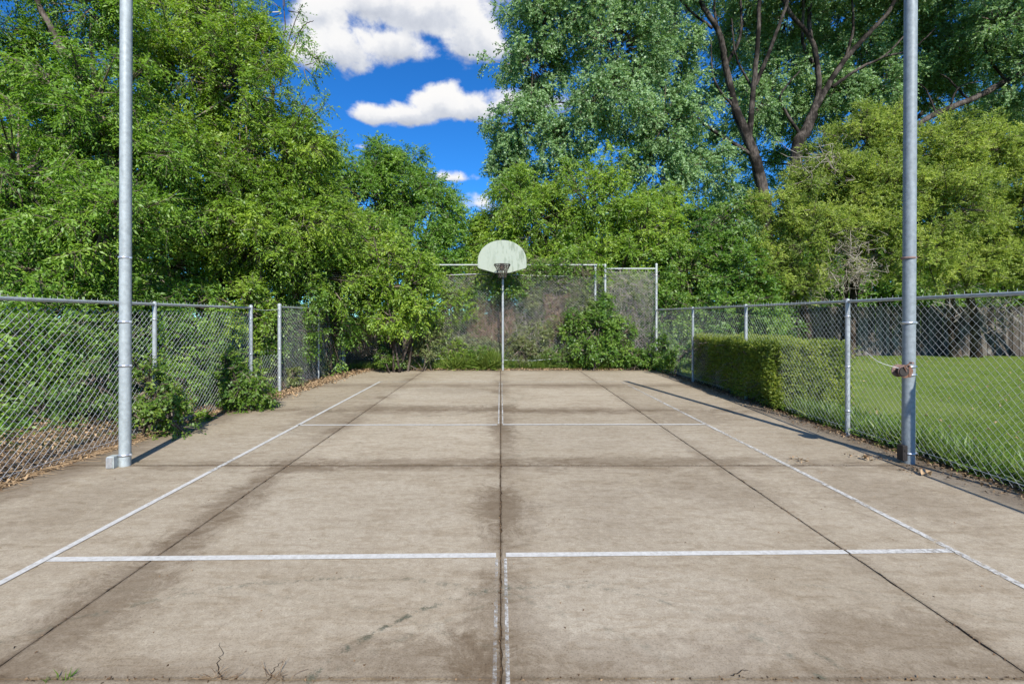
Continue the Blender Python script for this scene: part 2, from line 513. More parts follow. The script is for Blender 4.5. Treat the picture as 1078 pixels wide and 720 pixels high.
    # grime off the planting at both sides
    for e, s in ((-4.5, 1), (4.6, -1)):
        d = T.m('ADD', T.m('MULTIPLY', T.m('SUBTRACT', x, e), s), T.m('MULTIPLY', warp, 1.5))
        c = T.mix(T.step(d, 0, .45, .55, 0), c, (.14, .10, .065))
    g1 = T.noise(co, 14, 6, .75); g2 = T.noise(co, 34, 5, .75, .3); g3 = T.noise(co, 110, 3, .7)
    c = T.mix(T.step(g1, .42, .64, 0, .50), c, T.mix(1, c, (.72, .69, .65), 'MULTIPLY'))
    c = T.mix(T.step(g2, .48, .66, 0, .55), c, T.mix(1, c, (1.30, 1.31, 1.33), 'MULTIPLY'))
    c = T.mix(T.step(g3, .50, .64, 0, .75), c, T.mix(1, c, (.62, .60, .57), 'MULTIPLY'))
    c = T.mix(T.step(T.noise(T.scale(co, (.9, 2.6, 1)), 5.5, 7, .72, 1.0), .48, .62, 0, .55), c, T.mix(1, c, (.74, .69, .62), 'MULTIPLY'))
    c = T.mix(T.step(speck, .60, .74, 0, .35), c, (.42, .375, .31))
    c = T.mix(T.step(fine, .62, .75, 0, .40), c, (.15, .115, .08))
    tone = T.n('ShaderNodeAttribute', attribute_name='wear').outputs['Fac']
    c = T.mix(1, c, T.mix(tone, (.97, .96, .925), (1.13, 1.13, 1.11)), 'MULTIPLY')
    bump = T.m('ADD', T.m('MULTIPLY', fine, .5), T.m('MULTIPLY', speck, .5))
    finish(T, principled(T, c, .88, spec=.25, bump=bump, bstr=.28, bdist=.006))
    return m


def slab_outline(x0, x1, y0, y1, gap=.0022):
    """edge points with small chips so that no joint is ruler straight"""
    def jit(s): return gap + abs(.0016 * math.sin(s * 9.1) + .0012 * math.sin(s * 23.7)) + random.random() ** 8 * .012
    n = 60; out = []
    fx0 = x0 if callable(x0) else (lambda y: x0 + jit(y + 3))
    fx1 = x1 if callable(x1) else (lambda y: x1 - jit(y + 7))
    for k in range(n):
        t = k / n; y = y0 + (y1 - y0) * t; out.append((fx1(y), y))
    xb = fx1(y1); xa = fx0(y1)
    for k in range(n):
        t = k / n; x = xb + (xa - xb) * t; out.append((x, y1 - jit(x)))
    for k in range(n):
        t = k / n; y = y1 + (y0 - y1) * t; out.append((fx0(y), y))
    xa = fx0(y0); xb = fx1(y0)
    for k in range(n):
        t = k / n; x = xa + (xb - xa) * t; out.append((x, y0 + jit(x + 11)))
    return out


def build_court():
    mb = MB()
    edges = [left_edge, -2.30, 0.0, 2.36, right_edge]
    for i in range(4):
        for j in range(len(YJ) - 1):
            o = slab_outline(edges[i], edges[i + 1], YJ[j], YJ[j + 1])
            n = len(o); tone = random.random(); dz = random.uniform(-.003, .003) if (i + j) % 2 else 0
            mb.add([(x, y, dz) for x, y in o] + [(x, y, -.10) for x, y in o],
                   [tuple(range(n))] + [(k, n + k, n + (k + 1) % n, (k + 1) % n)[::-1] for k in range(n)], w=tone)
    court = mb.build('court', concrete_mat()); court['kind'] = 'structure'
    # dirt in the joints
    m, T = mat('joint_dirt'); co = T.n('ShaderNodeTexCoord').outputs['Object']
    finish(T, principled(T, T.ramp(T.noise(co, 30, 4), [(.35, (.06, .042, .028)), (.7, (.15, .105, .066))]), .95, spec=.05))
    mb = MB()
    for x in (-2.30, 0.0, 2.36): mb.box((x, 5.4, -.022), (.06, 18.4, .02))
    for k, y in enumerate(YJ[1:-1]): mb.box((0.03, y, -.0235), (8.7, .06, .02))
    mb.build('joint_filling', m, court)
    # painted lines, worn by an attribute
    m, T = mat('worn_line_paint'); co = T.n('ShaderNodeTexCoord').outputs['Object']
    w = T.n('ShaderNodeAttribute', attribute_name='wear').outputs['Fac']
    n1 = T.noise(co, 28, 6, .75); n2 = T.noise(co, 3.0, 3, .6)
    keep = T.step(T.m('ADD', T.m('MULTIPLY', n1, .6), T.m('MULTIPLY', n2, .4)), T.m('SUBTRACT', w, .13), T.m('ADD', w, .13))
    p = principled(T, T.ramp(n1, [(.3, (.42, .40, .36)), (.6, (.60, .59, .55))]), .7, spec=.3)
    tr = T.n('ShaderNodeBsdfTransparent'); x = T.n('ShaderNodeMixShader')
    T.put(x.inputs[0], keep); T.t.links.new(tr.outputs[0], x.inputs[1]); T.t.links.new(p, x.inputs[2]); finish(T, x.outputs[0])
    mb = MB()
    def strip(a, b, wd, w0, w1, n=40):
        a = Vector(a); b = Vector(b); d = (b - a).normalized(); s = Vector((-d.y, d.x))
        for k in range(n):
            p, q = a.lerp(b, k / n), a.lerp(b, (k + 1) / n)
            vs = [p - s * wd / 2, q - s * wd / 2, q + s * wd / 2, p + s * wd / 2]
            jj = len(mb.v)
            mb.add([(v.x, v.y, .0055) for v in vs], [(3, 2, 1, 0)])
            e0 = w0 + (w1 - w0) * k / n; e1 = w0 + (w1 - w0) * (k + 1) / n
            mb.w[jj:jj + 4] = [e0, e1, e1, e0]
    strip((-3.015, -1), (-3.005, 5.0), .052, .30, .33); strip((-3.005, 5.45), (-2.99, 12.0), .052, .36, .36)
    strip((-3.005, 5.0), (-3.005, 5.45), .052, .45, .45, 6)
    strip((3.115, -1), (3.10, 5.0), .050, .45, .47); strip((3.10, 5.0), (3.04, 9.0), .05, .47, .49); strip((3.04, 9.0), (3.0, 12.0), .05, .49, .56)
    strip((-2.975, 3.19), (-.03, 3.247), .062, .30, .30); strip((.035, 3.25), (2.352, 3.292), .058, .30, .33); strip((2.368, 3.292), (3.09, 3.31), .055, .40, .42)
    strip((-3.0, 7.17), (-.05, 7.19), .058, .34, .33); strip((.03, 7.20), (3.06, 7.21), .058, .36, .36)
    strip((-3.0, 12.0), (3.0, 12.0), .05, .50, .52)
    strip((-.026, .4), (-.026, 3.2), .019, .60, .56); strip((.032, .4), (.032, 3.2), .019, .56, .51)
    strip((-.03, 7.25), (-.03, 12.0), .020, .44, .54); strip((.032, 7.25), (.032, 12.0), .020, .46, .54)
    mb.build('line_marking', m, court)
    m2, T = mat('crack_dark'); finish(T, principled(T, (.045, .032, .022), 1, spec=0))  # flat dark strips drawn as thin cracks in the slabs
    for pts in ([(232, 716), (229, 700), (234, 688), (231, 676)], [(283, 716), (290, 703), (299, 694)], [(770, 712), (782, 706), (790, 707)], [(560, 404), (585, 404), (640, 405)], [(905, 487), (880, 489), (850, 488), (838, 491)]):
        g = []
        for (px, py), (qx, qy) in zip(pts[:-1], pts[1:]):
            for k in range(6):
                t = k / 6; yy = EYE * F / (py + (qy - py) * t - HY); g.append(((px + (qx - px) * t - CX) / F * yy + random.uniform(-.008, .008), yy + random.uniform(-.006, .006)))
        mb = MB(); n = len(g)
        vs = []
        for k, (gx, gy) in enumerate(g):
            wd = .0017 * (1 - k / n) + .0006; a = g[max(k - 1, 0)]; e = g[min(k + 1, n - 1)]; dx, dy = e[0] - a[0], e[1] - a[1]; L = math.hypot(dx, dy) + 1e-6
            vs += [(gx - dy / L * wd, gy + dx / L * wd, .0045), (gx + dy / L * wd, gy - dx / L * wd, .0045)]
        mb.add(vs, [(2 * k, 2 * k + 1, 2 * k + 3, 2 * k + 2) for k in range(n - 1)]); mb.build('crack', m2, court)
    return court


build_court()


# ------------------------------------------------------------------ chain-link fences
def chainlink(path, z0, h, r=.0024, pitch=.088, barbs=True, sag=None, ease=None):
    """real wires in both diagonals along a ground path; sag(s, z) pushes them out of plane"""
    pts = [np.array(p, float) for p in path]
    cum = [0.0]
    for a, b in zip(pts[:-1], pts[1:]): cum.append(cum[-1] + np.linalg.norm(b - a))
    Ltot = cum[-1]
    X = np.array([p[0] for p in pts]); Y = np.array([p[1] for p in pts]); C = np.array(cum)
    def pos(s, z):
        s = np.asarray(s); z = np.asarray(z)
        s2 = s + .012 * np.sin(z * 6 + s * .7)
        s2 = np.clip(s2 if ease is None else ease(s2, z, Ltot), 0, Ltot)
        x = np.interp(s2, C, X); y = np.interp(s2, C, Y)
        k = np.clip(np.searchsorted(C, s2) - 1, 0, len(pts) - 2)
        d = np.stack([X[k + 1] - X[k], Y[k + 1] - Y[k]], -1); d /= np.linalg.norm(d, axis=-1, keepdims=True)
        off = .012 * np.sin(s * 1.9) * np.sin(z * 2.3)
        if sag is not None: off = off + sag(s, z, Ltot)
        return np.stack([x - d[..., 1] * off, y + d[..., 0] * off, z0 + z + 0 * s], -1)
    A = []; B = []
    step = pitch * 2
    for sg in (1, -1):
        for s0 in np.arange(-h if sg > 0 else 0, Ltot if sg > 0 else Ltot + h, pitch):
            z = np.arange(0, h + 1e-6, step / 2)
            s = s0 + sg * z
            k = (s >= -.01) & (s <= Ltot + .01)
            if k.sum() < 2: continue
            p = pos(s[k], z[k])
            # the weave: every crossing steps over, then under
            A.append(p[:-1]); B.append(p[1:])
    if barbs:
        s = np.arange(.02, Ltot, pitch)
        p = pos(s, np.full(len(s), h)); q = p + np.array([0, 0, .045]) + rng.normal(size=p.shape) * .006
        A.append(p - np.array([0, 0, .02])); B.append(q)
    A = np.concatenate(A); B = np.concatenate(B)
    return sticks(A, B, np.full(len(A), r), np.full(len(A), r), np.zeros(len(A)))


def at_path(path, s):
    for a, b in zip(path[:-1], path[1:]):
        L = math.dist(a, b)
        if s <= L: return (a[0] + (b[0] - a[0]) * s / L, a[1] + (b[1] - a[1]) * s / L)
        s -= L
    return path[-1]


def fence(label, path, h, posts, rail=True, wire='wire', z0=0.02, group='chain link fence runs round the court', sag=None, barbs=True, tension=True, post_r=.030, extra=None, rail_z=None, r=.0015, ease=None):
    root = thing('chain_link_fence', label, 'fence', (path[0][0], path[0][1], 0), group)
    for (x, y, ph, pr) in posts:
        mb = MB(); zb = ground_z(x, y) - .05
        mb.tube([(x, y, zb), (x, y, ph)], pr, 12)
        mb.lathe((x, y, ph), [(pr * 1.12, -.03), (pr * 1.12, .004), (pr * .75, .022), (pr * .2, .032)], 12)
        po = mb.build('post', M['galv'], root)
        for zz in (.30, h * .5, h - .22):
            b = MB(); b.lathe((x, y, zz), [(pr + .001, -.011), (pr + .006, -.011), (pr + .006, .011), (pr + .001, .011)], 12)
            b.build('tie_band', M['band'], po)
    if rail:
        mb = MB(); zt = rail_z or h
        pts = [(x, y, zt - .012) for x, y in path]
        mb.tube([Vector(p) for p in pts], .021, 10)
        mb.build('top_rail', M['galv'], root)
    if tension:
        mb = MB(); mb.tube([(x, y, z0 + .05) for x, y in path], .003, 5); mb.build('tension_wire', M['wire'], root)
    V, Q, T = chainlink(path, z0, h - z0 - .01, r=r, barbs=barbs, sag=sag, ease=ease)
    npmesh('mesh', V, Q, M[wire], root, T)
    return root


RP = [(4.70, -1.0), (4.75, 4.0), (4.83, 6.73), (4.87, 9.6), (4.85, 12.2), (4.80, 14.86)]
fence('low chain link fence on the lawn side, pushed through by the clipped hedge', RP, 1.83,
      [(x, y, 1.83, .030) for x, y in RP[1:5]] + [(4.70, 1.3, 1.83, .03)], sag=lambda s, z, L: .02 * np.sin(s * .8) * z)
LP = [(-4.66, -1.0), (-4.72, 4.0), (-4.78, 6.68), (-4.80, 9.29)]
fence('low chain link fence behind the white box pole, brown leaf litter at its foot', LP, 1.79,
      [(-4.69, 1.4, 1.79, .03), (-4.72, 4.05, 1.79, .028), (-4.78, 6.68, 1.79, .028), (-4.80, 9.29, 1.81, .036)], z0=.03, sag=lambda s, z, L: .04 * np.sin(s * 1.1) * z * (1.8 - z), r=.0017)
JP = [(-4.80, 9.29), (-4.77, 10.43)]
def gap_strip():
    root = thing('chain_link_fence', 'loose low strip of chain link under one wire, overgrown, between two end posts', 'fence', (-4.8, 9.29, 0))
    mb = MB(); mb.tube([(-4.80, 9.29, 1.76), (-4.79, 9.85, 1.74), (-4.77, 10.43, 1.77)], .006, 6); mb.build('top_wire', M['wire'], root)
    V, Q, T = chainlink(JP, .03, .85, r=.0016, barbs=True, sag=lambda s, z, L: .12 * np.sin(s * 3) * z)
    npmesh('mesh', V, Q, M['wire'], root, T)
gap_strip()
def slump(s, z, L):
    return .10 * np.sin(s * 9 + z * 2.2) * np.clip((s - .45 * L) / (.5 * L), 0, 1) * np.clip(z * 2, .2, 1)
def droop_ease(s, z, L):
    f = np.clip((s - .35 * L) / (.65 * L), 0, 1)
    return s + .35 * f * (1 - f) * 2.2 * (1 - z / 1.8)
BP = [(-4.77, 10.43), (-4.80, 12.7), (-4.84, 14.86)]
fence('low chain link fence with slack bunched mesh, near the leaning shrub at the back corner', BP, 1.83,
      [(-4.77, 10.43, 1.87, .038), (-4.80, 12.75, 1.82, .024), (-4.84, 14.86, 1.84, .034)], sag=slump, ease=droop_ease, tension=False)


def back_fence():
    y = 14.9
    path = [(-4.84, y), (4.80, y)]
    root = thing('chain_link_fence', 'tall weathered chain link backstop behind the basketball hoop, tangled with dry vines', 'fence', (0, y, 0), 'chain link fence runs round the court')
    X = lambda px: (px - CX) / F * y
    for px, hgt, r in ((362, 1.9, .034), (445, 3.22, .03), (627, 3.20, .034), (637.5, 3.22, .034), (691.5, 3.24, .036)):
        x = X(px); mb = MB()
        mb.tube([(x, y + .05, ground_z(x, y) - .05), (x, y + .05, hgt)], r, 12)
        mb.lathe((x, y + .05, hgt), [(r * 1.12, -.03), (r * 1.12, .004), (r * .6, .022), (r * .2, .03)], 12)
        po = mb.build('post', M['white_pole'], root)
        if px > 600:
            for zz in (.5, 1.4, 2.3, 2.9):
                b = MB(); b.lathe((x, y + .05, zz), [(r + .001, -.012), (r + .006, -.012), (r + .006, .012), (r + .001, .012)], 12)
                b.build('tie_band', M['band'], po)
    for a, b, z in ((445, 637.5, 3.215), (637.5, 691.5, 3.10)):
        mb = MB(); mb.tube([(X(a), y + .05, z), (X(b), y + .05, z)], .023, 10); mb.build('top_rail', M['white_pole'], root)
    mb = MB(); mb.tube([(X(470), y + .02, 2.90), (X(500), y + .02, 2.93), (X(600), y + .02, 2.86)], .009, 6); mb.build('tension_wire', M['wire'], root)
    mb = MB(); mb.tube([(X(455), y - .02, .32), (X(560), y - .06, .27), (X(600), y - .03, .36), (X(640), y - .03, .4)], .008, 6); mb.build('tension_wire', M['wire'], root)
    V, Q, T = chainlink([(X(362), y), (X(637.5), y)], .30, 2.62, r=.0015, barbs=False, sag=lambda s, z, L: -.05 * np.sin(s * 2.1) * np.sin(z * 1.3))
    npmesh('mesh', V, Q, M['wire'], root, T)
    V, Q, T = chainlink([(X(637.5), y), (X(691.5), y)], .12, 2.97, r=.0016, barbs=False)
    npmesh('mesh', V, Q, M['wire'], root, T)


back_fence()


# ------------------------------------------------------------------ the two tall poles
def bands(root, x, y, zs, r, m):
    for z in zs:
        b = MB(); b.lathe((x, y, z), [(r, -.012), (r + .006, -.012), (r + .006, .012), (r, .012)], 20)
        b.box((x + r + .012, y - .01, z), (.03, .012, .022), bev=.003)
        b.build('band', m, root)


def pole_tube(x, y, r, h, lean):
    mb = MB(); mb.tube([(x, y, -.06), (x + lean * .5, y, h * .5), (x + lean, y, h)], r, 24)
    mb.lathe((x + lean, y, h), [(r * 1.06, -.03), (r * 1.06, .0), (r * .7, .03), (r * .1, .045)], 24)
    return mb


def left_pole():
    x, y = -4.055, 5.22
    root = thing('tall_pole', 'tall grey steel pole with a pale metal box at its foot, left side of court', 'pole', (x, y, 0), 'pair of tall net poles')
    pole_tube(x, y, .056, 5.6, .015).build('shaft', M['pole'], root)
    bands(root, x, y, (2.24, 1.55, 1.08, .12), .056, M['band'])
    b = MB(); b.box((x - .070, y - .075, .065), (.072, .09, .13), .12, .006)
    bo = b.build('junction_box', M['white_pole'], root)
    b = MB(); b.box((x - .070, y - .125, .065), (.060, .008, .11), .12, .003); b.build('cover_plate', M['band'], bo)


def right_pole():
    x, y = 4.485, 5.32
    root = thing('tall_pole', 'tall grey steel pole with a rusty winch strapped to it, right side of court', 'pole', (x, y, 0), 'pair of tall net poles')
    pole_tube(x, y, .060, 5.6, .03).build('shaft', M['pole_dark'], root)
    bands(root, x, y, (2.25,), .060, M['rusty']); bands(root, x, y, (1.54, 1.06, .97, .11), .060, M['band'])
    # winch: side plates, drum, gear, ratchet handle
    cx, cy, cz = x - .115, y - .05, 1.015
    w = MB()
    for dy in (-.045, .045):
        n = 18; vs = []
        for f in (-.004, .004):
            vs += [(cx + .075 * math.cos(2 * math.pi * k / n) * (1.15 if k < 5 or k > 13 else 1), cy + dy + f, cz + .07 * math.sin(2 * math.pi * k / n)) for k in range(n)]
        w.add(vs, [tuple(range(n)), tuple(range(n, 2 * n))[::-1]] + [(k, n + k, n + (k + 1) % n, (k + 1) % n) for k in range(n)])
    w.box((x - .068, cy, cz), (.022, .11, .13), bev=.004)
    wo = w.build('winch', M['rusty'], root)
    d = MB(); d.tube([(cx, cy - .05, cz), (cx, cy + .05, cz)], .038, 14); d.tube([(cx - .02, cy - .062, cz), (cx - .02, cy - .04, cz)], .05, 16)
    d.build('drum', M['dark_iron'], wo)
    h = MB(); h.tube([(cx, cy - .065, cz), (cx - .03, cy - .072, cz + .05), (cx + .04, cy - .074, cz + .095)], .008, 8); h.tube([(cx + .04, cy - .10, cz + .095), (cx + .04, cy - .06, cz + .095)], .012, 8)
    h.build('crank_handle', M['rusty'], wo)
    c = MB(); c.tube(curve_pts([(cx - .03, cy, cz + .03), (cx - .20, cy + .05, cz + .09), (cx - .34, cy + .06, cz + .20)], 5), .003, 5); c.build('cable', M['wire'], root)
    b = MB(); b.box((x - .083, y - .02, .12), (.05, .08, .17), bev=.006); b.tube([(x - .083, y - .066, .15), (x - .083, y - .055, .15)], .012, 10); b.build('bracket', M['dark_iron'], root)


left_pole(); right_pole()


# ------------------------------------------------------------------ basketball hoop
def hoop():
    yb = 14.20; x = 0.045; s = yb / F
    root = thing('basketball_hoop', 'white fan shaped basketball backboard with rusty rim and torn net on thin pole', 'basketball hoop', (x, 14.62, 0))
    mb = MB(); mb.tube([(x + .02, 14.62, -.05), (x + .02, 14.62, 3.05)], .034, 14); mb.build('pole', M['galv'], root)
    m, T = mat('weathered_board_paint'); co = T.n('ShaderNodeTexCoord').outputs['Object']
    v = T.scale(co, (1, 1, .25)); n1 = T.noise(v, 9, 6, .7); n2 = T.noise(co, 14, 5, .7); n3 = T.noise(co, 2.2, 3)
    sp = T.n('ShaderNodeSeparateXYZ'); T.put(sp.inputs[0], co)
    wear = T.m('MULTIPLY', T.step(T.m('ADD', n1, T.m('MULTIPLY', n3, .35)), .66, .80), T.step(sp.outputs[0], -.35, .45, .35, 1))
    c = T.mix(T.m('MULTIPLY', wear, .75), (.35, .39, .315), (.17, .21, .145)); c = T.mix(T.step(n2, .58, .7, 0, .35), c, (.26, .30, .22))
    finish(T, principled(T, c, .55, spec=.3, bump=n2, bstr=.12))
    # outline of the fan: curved top, straight shoulders, shallow V underneath
    W = .715; zb, zs, zt = 2.955, 3.08, 3.86
    out = [(-W * .30, zb - .055), (W * .30, zb - .055), (W * .97, zs - .045), (W, zs)]
    for k in range(0, 25):
        a = math.pi * k / 24; out.append((W * math.cos(a) * (1.0), 3.23 + (zt - 3.23) * math.sin(a) ** .92))
    out += [(-W, zs), (-W * .97, zs - .045)]
    n = len(out); b = MB(); prof = ((0, 1.0), (.008, 1.0), (.03, .985))
    cz = 3.35; vs = []
    for d, k in ((-.018, .982), (-.012, 1.0), (.018, 1.0), (.018, .95)):
        vs += [(x + px * k, yb + d, cz + (pz - cz) * k) for px, pz in out]
    fs = [tuple(range(n))[::-1], tuple(range(3 * n, 4 * n))]
    for L in range(3):
        fs += [(L * n + k, L * n + (k + 1) % n, (L + 1) * n + (k + 1) % n, (L + 1) * n + k)[::-1] for k in range(n)]
    b.add(vs, fs); b.build('backboard', m, root)
    a = MB()
    for dx in (-.28, .28):
        a.tube([(x + .02, 14.60, 2.98), (x + dx, yb + .03, 3.12)], .016, 8); a.tube([(x + .02, 14.60, 2.75), (x + dx, yb + .03, 3.02)], .014, 8)
        a.box((x + dx, yb + .027, 3.22), (.05, .016, .5), bev=.003)
    a.build('support_arm', M['dark_iron'], root)
    rz, ry, rr = 3.105, yb - .018 - .15 - .225, .228
    r = MB()
    ring = [(x + rr * math.cos(2 * math.pi * k / 36), ry + rr * math.sin(2 * math.pi * k / 36), rz) for k in range(37)]
    r.tube(ring, .011, 8, cap=False)
    r.box((x, yb - .024, rz - .03), (.15, .010, .17), bev=.003)
    for dx in (-.10, .10):
        r.tube([(x + dx * .5, yb - .03, rz), (x + dx, ry + rr * .9, rz)], .011, 8)
        r.tube([(x + dx * .5, yb - .03, rz - .10), (x + dx * 1.6, ry + .10, rz - .01)], .008, 8)
    for k in range(12):
        t = 2 * math.pi * k / 12; cxx, cyy = x + rr * math.cos(t), ry + rr * math.sin(t)
        r.tube([(cxx - .012, cyy, rz - .008), (cxx, cyy, rz - .032), (cxx + .012, cyy, rz - .008)], .003, 4)
    r.build('rim', M['dark_iron'], root)
    nt = MB(); NN = 12; rows = [(.226, -.02), (.175, -.11), (.135, -.20), (.115, -.29), (.11, -.37)]
    for k in range(NN):
        for sgn in (1, -1):
            pts = [(x + q * math.cos(2 * math.pi * (k + sgn * .5 * i) / NN), ry + q * math.sin(2 * math.pi * (k + sgn * .5 * i) / NN), rz + z + random.uniform(-.02, .02)) for i, (q, z) in enumerate(rows)]
            if random.random() < .25: pts = pts[:4]
            nt.tube(pts, .0075, 5)
    m2, T = mat('dirty_net_cord'); finish(T, principled(T, (.085, .072, .06), .95, spec=.1)); nt.build('net', m2, root)


hoop()


# ------------------------------------------------------------------ trees and shrubs
def cl(px, py, Y, rx, rz, ry=None):
    """a clump of foliage: photo-pixel radii turned into metres at its distance"""
    k = Y / F
    return (P(px, py, Y), np.array([rx * k, ry if ry is not None else max(rx, rz) * k * .9, rz * k]))


WIND = (-.15, 0, -.05)
LT = 'trees crowding the left fence'
tree('broadleaf_tree', 'tall windblown green tree behind the pole with the white box, its dark limb showing', 'tree', (-6.95, 9.4, .2), P(100, 98, 9.3), .17,
     [cl(20, 190, 8.6, 95, 75), cl(95, 120, 9.2, 75, 70), cl(-60, 60, 9.5, 90, 80), cl(15, 275, 8.2, 90, 60), cl(110, 235, 8.8, 70, 75), cl(95, 10, 9.8, 60, 30), cl(-110, 210, 8.5, 90, 100), cl(40, 55, 10.2, 45, 28), cl(150, 160, 9.6, 50, 60), cl(10, -70, 9.8, 110, 60)],
     M['leaf_elm'], M['bark'], LT, per=36, sprays=26, k=13, leaf=.074, wr=.36, spray_len=.40, droop=.32, wind=WIND)
limb('limb', [P(100, 98, 9.3), P(82, 74, 9.25), P(62, 45, 9.2), P(30, -20, 9.2), P(10, -80, 9.2)], .085, .03, M['bark'], [o for o in bpy.data.objects if o.name.startswith('broadleaf_tree')][0], 9)
tree('broadleaf_tree', 'dense rounded green tree, tallest crown between the left pole and the gap of sky', 'tree', (-7.4, 12.6, .2), P(225, 60, 12.6), .22,
     [cl(190, 80, 12.0, 70, 75), cl(255, 95, 12.2, 62, 75), cl(290, 165, 12.4, 62, 70), cl(220, 190, 11.4, 70, 70), cl(230, 20, 12.8, 55, 38), cl(270, 250, 11.6, 70, 60), cl(175, 275, 11.0, 60, 50), cl(325, 235, 12.6, 50, 62), cl(270, 50, 13.2, 36, 32), cl(185, 10, 13, 50, 40), cl(325, 170, 13, 30, 45), cl(340, 290, 12.8, 45, 40)],
     M['leaf_ash'], M['bark'], LT, per=33, sprays=26, k=13, leaf=.080, wr=.38, spray_len=.40, droop=.28, wind=(.05, 0, 0))
tree('broadleaf_tree', 'mid green bushy tree under the clouds, left of the basketball backboard', 'tree', (-3.6, 18.6, .2), P(425, 200, 18.6), .2,
     [cl(420, 190, 18.2, 44, 40), cl(385, 215, 17.6, 45, 52), cl(455, 225, 18.0, 40, 42), cl(430, 265, 17.2, 58, 42), cl(365, 265, 16.8, 50, 50), cl(472, 265, 18.0, 26, 40), cl(405, 165, 18.6, 20, 20), cl(345, 190, 18, 30, 40)],
     M['leaf_mid'], M['bark'], LT, per=27, sprays=25, k=12, leaf=.10, wr=.42, spray_len=.46, droop=.22)
tree('broadleaf_tree', 'bright green spreading tree right above the basketball backboard', 'tree', (1.9, 18.4, .2), P(600, 230, 18.4), .2,
     [cl(565, 235, 17.6, 52, 52), cl(625, 220, 17.6, 58, 52), cl(530, 275, 17.2, 38, 42), cl(600, 285, 16.6, 60, 36), cl(680, 250, 17.2, 48, 50), cl(655, 290, 16.6, 48, 36), cl(545, 215, 18.5, 36, 38), cl(690, 225, 18.6, 36, 30), cl(512, 250, 19, 20, 30)],
     M['leaf_ash'], M['bark'], 'trees behind the backstop fence', per=27, sprays=25, k=12, leaf=.10, wr=.40, spray_len=.46, droop=.30, wind=(-.1, 0, 0))
tree('broadleaf_tree', 'low bushy bright green tree behind the back right fence corner, beside the junipers', 'tree', (7.0, 17.6, .1), P(745, 270, 17.6), .15,
     [cl(720, 290, 16.6, 46, 46), cl(765, 285, 16.8, 45, 48), cl(745, 330, 16.2, 60, 30), cl(795, 320, 16.8, 36, 42), cl(740, 245, 17.6, 40, 30), cl(700, 330, 16.0, 36, 40), cl(800, 350, 17, 40, 28)],
     M['leaf_vine'], M['bark'], 'trees behind the backstop fence', per=26, sprays=22, k=9, leaf=.10, wr=.52, spray_len=.36, droop=.18)
# cottonwoods behind: crowns high above the frame, trunks forked
ct = thing('cottonwood', 'large pale green cottonwood with a dark leaning trunk that forks, left of the juniper', 'tree', P(808, 352, 25.5) * [1, 1, 0], 'cottonwoods at the back')
Yc = 25.5
limb('trunk', [P(812, 360, Yc), P(806, 225, Yc), P(794, 165, Yc), P(774, 115, Yc)], .36, .22, M['bark_c'], ct, 14, .08)
for pts, a, b in (([(774, 115), (764, 70), (757, 35), (738, 2), (715, -60)], .30, .14), ([(788, 150), (793, 95), (798, 40), (800, -30)], .26, .12), ([(795, 90), (808, 60), (822, 22), (840, -30)], .20, .09),
                  ([(774, 115), (752, 85), (748, 40)], .12, .04), ([(764, 70), (780, 35), (778, -20)], .15, .07), ([(750, 30), (725, 10), (700, -20)], .12, .06), ([(793, 95), (775, 60), (770, 20)], .10, .05), ([(757, 35), (752, 10), (754, -30)], .12, .07), ([(700, 70), (668, 45), (640, 10), (620, -40)], .15, .08), ([(794, 165), (740, 130), (690, 85)], .16, .12),
                  ([(690, 85), (640, 110), (570, 105), (545, 92)], .12, .03), ([(690, 85), (650, 60), (636, 22)], .1, .04)):
    limb('limb', [P(x, y, Yc - (.0 if k == 0 else .3 * k)) for k, (x, y) in enumerate(pts)], a * .62, b * .7, M['bark_c'], ct, 9, .06)
lv, st = boughs([cl(560, 70, 24.5, 46, 42), cl(585, 25, 24.5, 60, 40), cl(545, 130, 24.5, 32, 35), cl(640, 110, 23.5, 56, 45), cl(650, 50, 24, 60, 50), cl(600, 150, 24, 40, 34), cl(700, 130, 24.0, 45, 50), cl(690, 180, 24.5, 50, 32), cl(640, -30, 24, 100, 45),
                 cl(706, 66, 26.2, 32, 40), cl(740, 180, 26, 42, 34), cl(770, 230, 27, 40, 28), cl(775, 30, 29.5, 36, 40), cl(745, -50, 25, 90, 45), cl(530, 175, 25, 22, 20), cl(560, 190, 25.5, 40, 20), cl(790, 110, 28, 36, 40), cl(535, 165, 25.4, 20, 28)],
                per=15, sprays=28, k=12, leaf=.100, wr=.80, spray_len=.52, bough_w=.36, droop=.34, upw=.2)
V, Q, T = cat(st); npmesh('branchwork', V, Q, M['twig'], ct, T)
V, Q, T = cat(lv); npmesh('crown', V, Q, M['leaf_cot'], ct, T)
ct = thing('cottonwood', 'large cottonwood rising out of the junipers, its trunk splitting into pale rough limbs', 'tree', P(850, 352, 27) * [1, 1, 0], 'cottonwoods at the back')
Yc = 27.0
limb('trunk', [P(838, 350, Yc), P(838, 170, Yc), P(848, 140, Yc), P(856, 120, Yc)], .36, .25, M['bark_c'], ct, 14, .08)
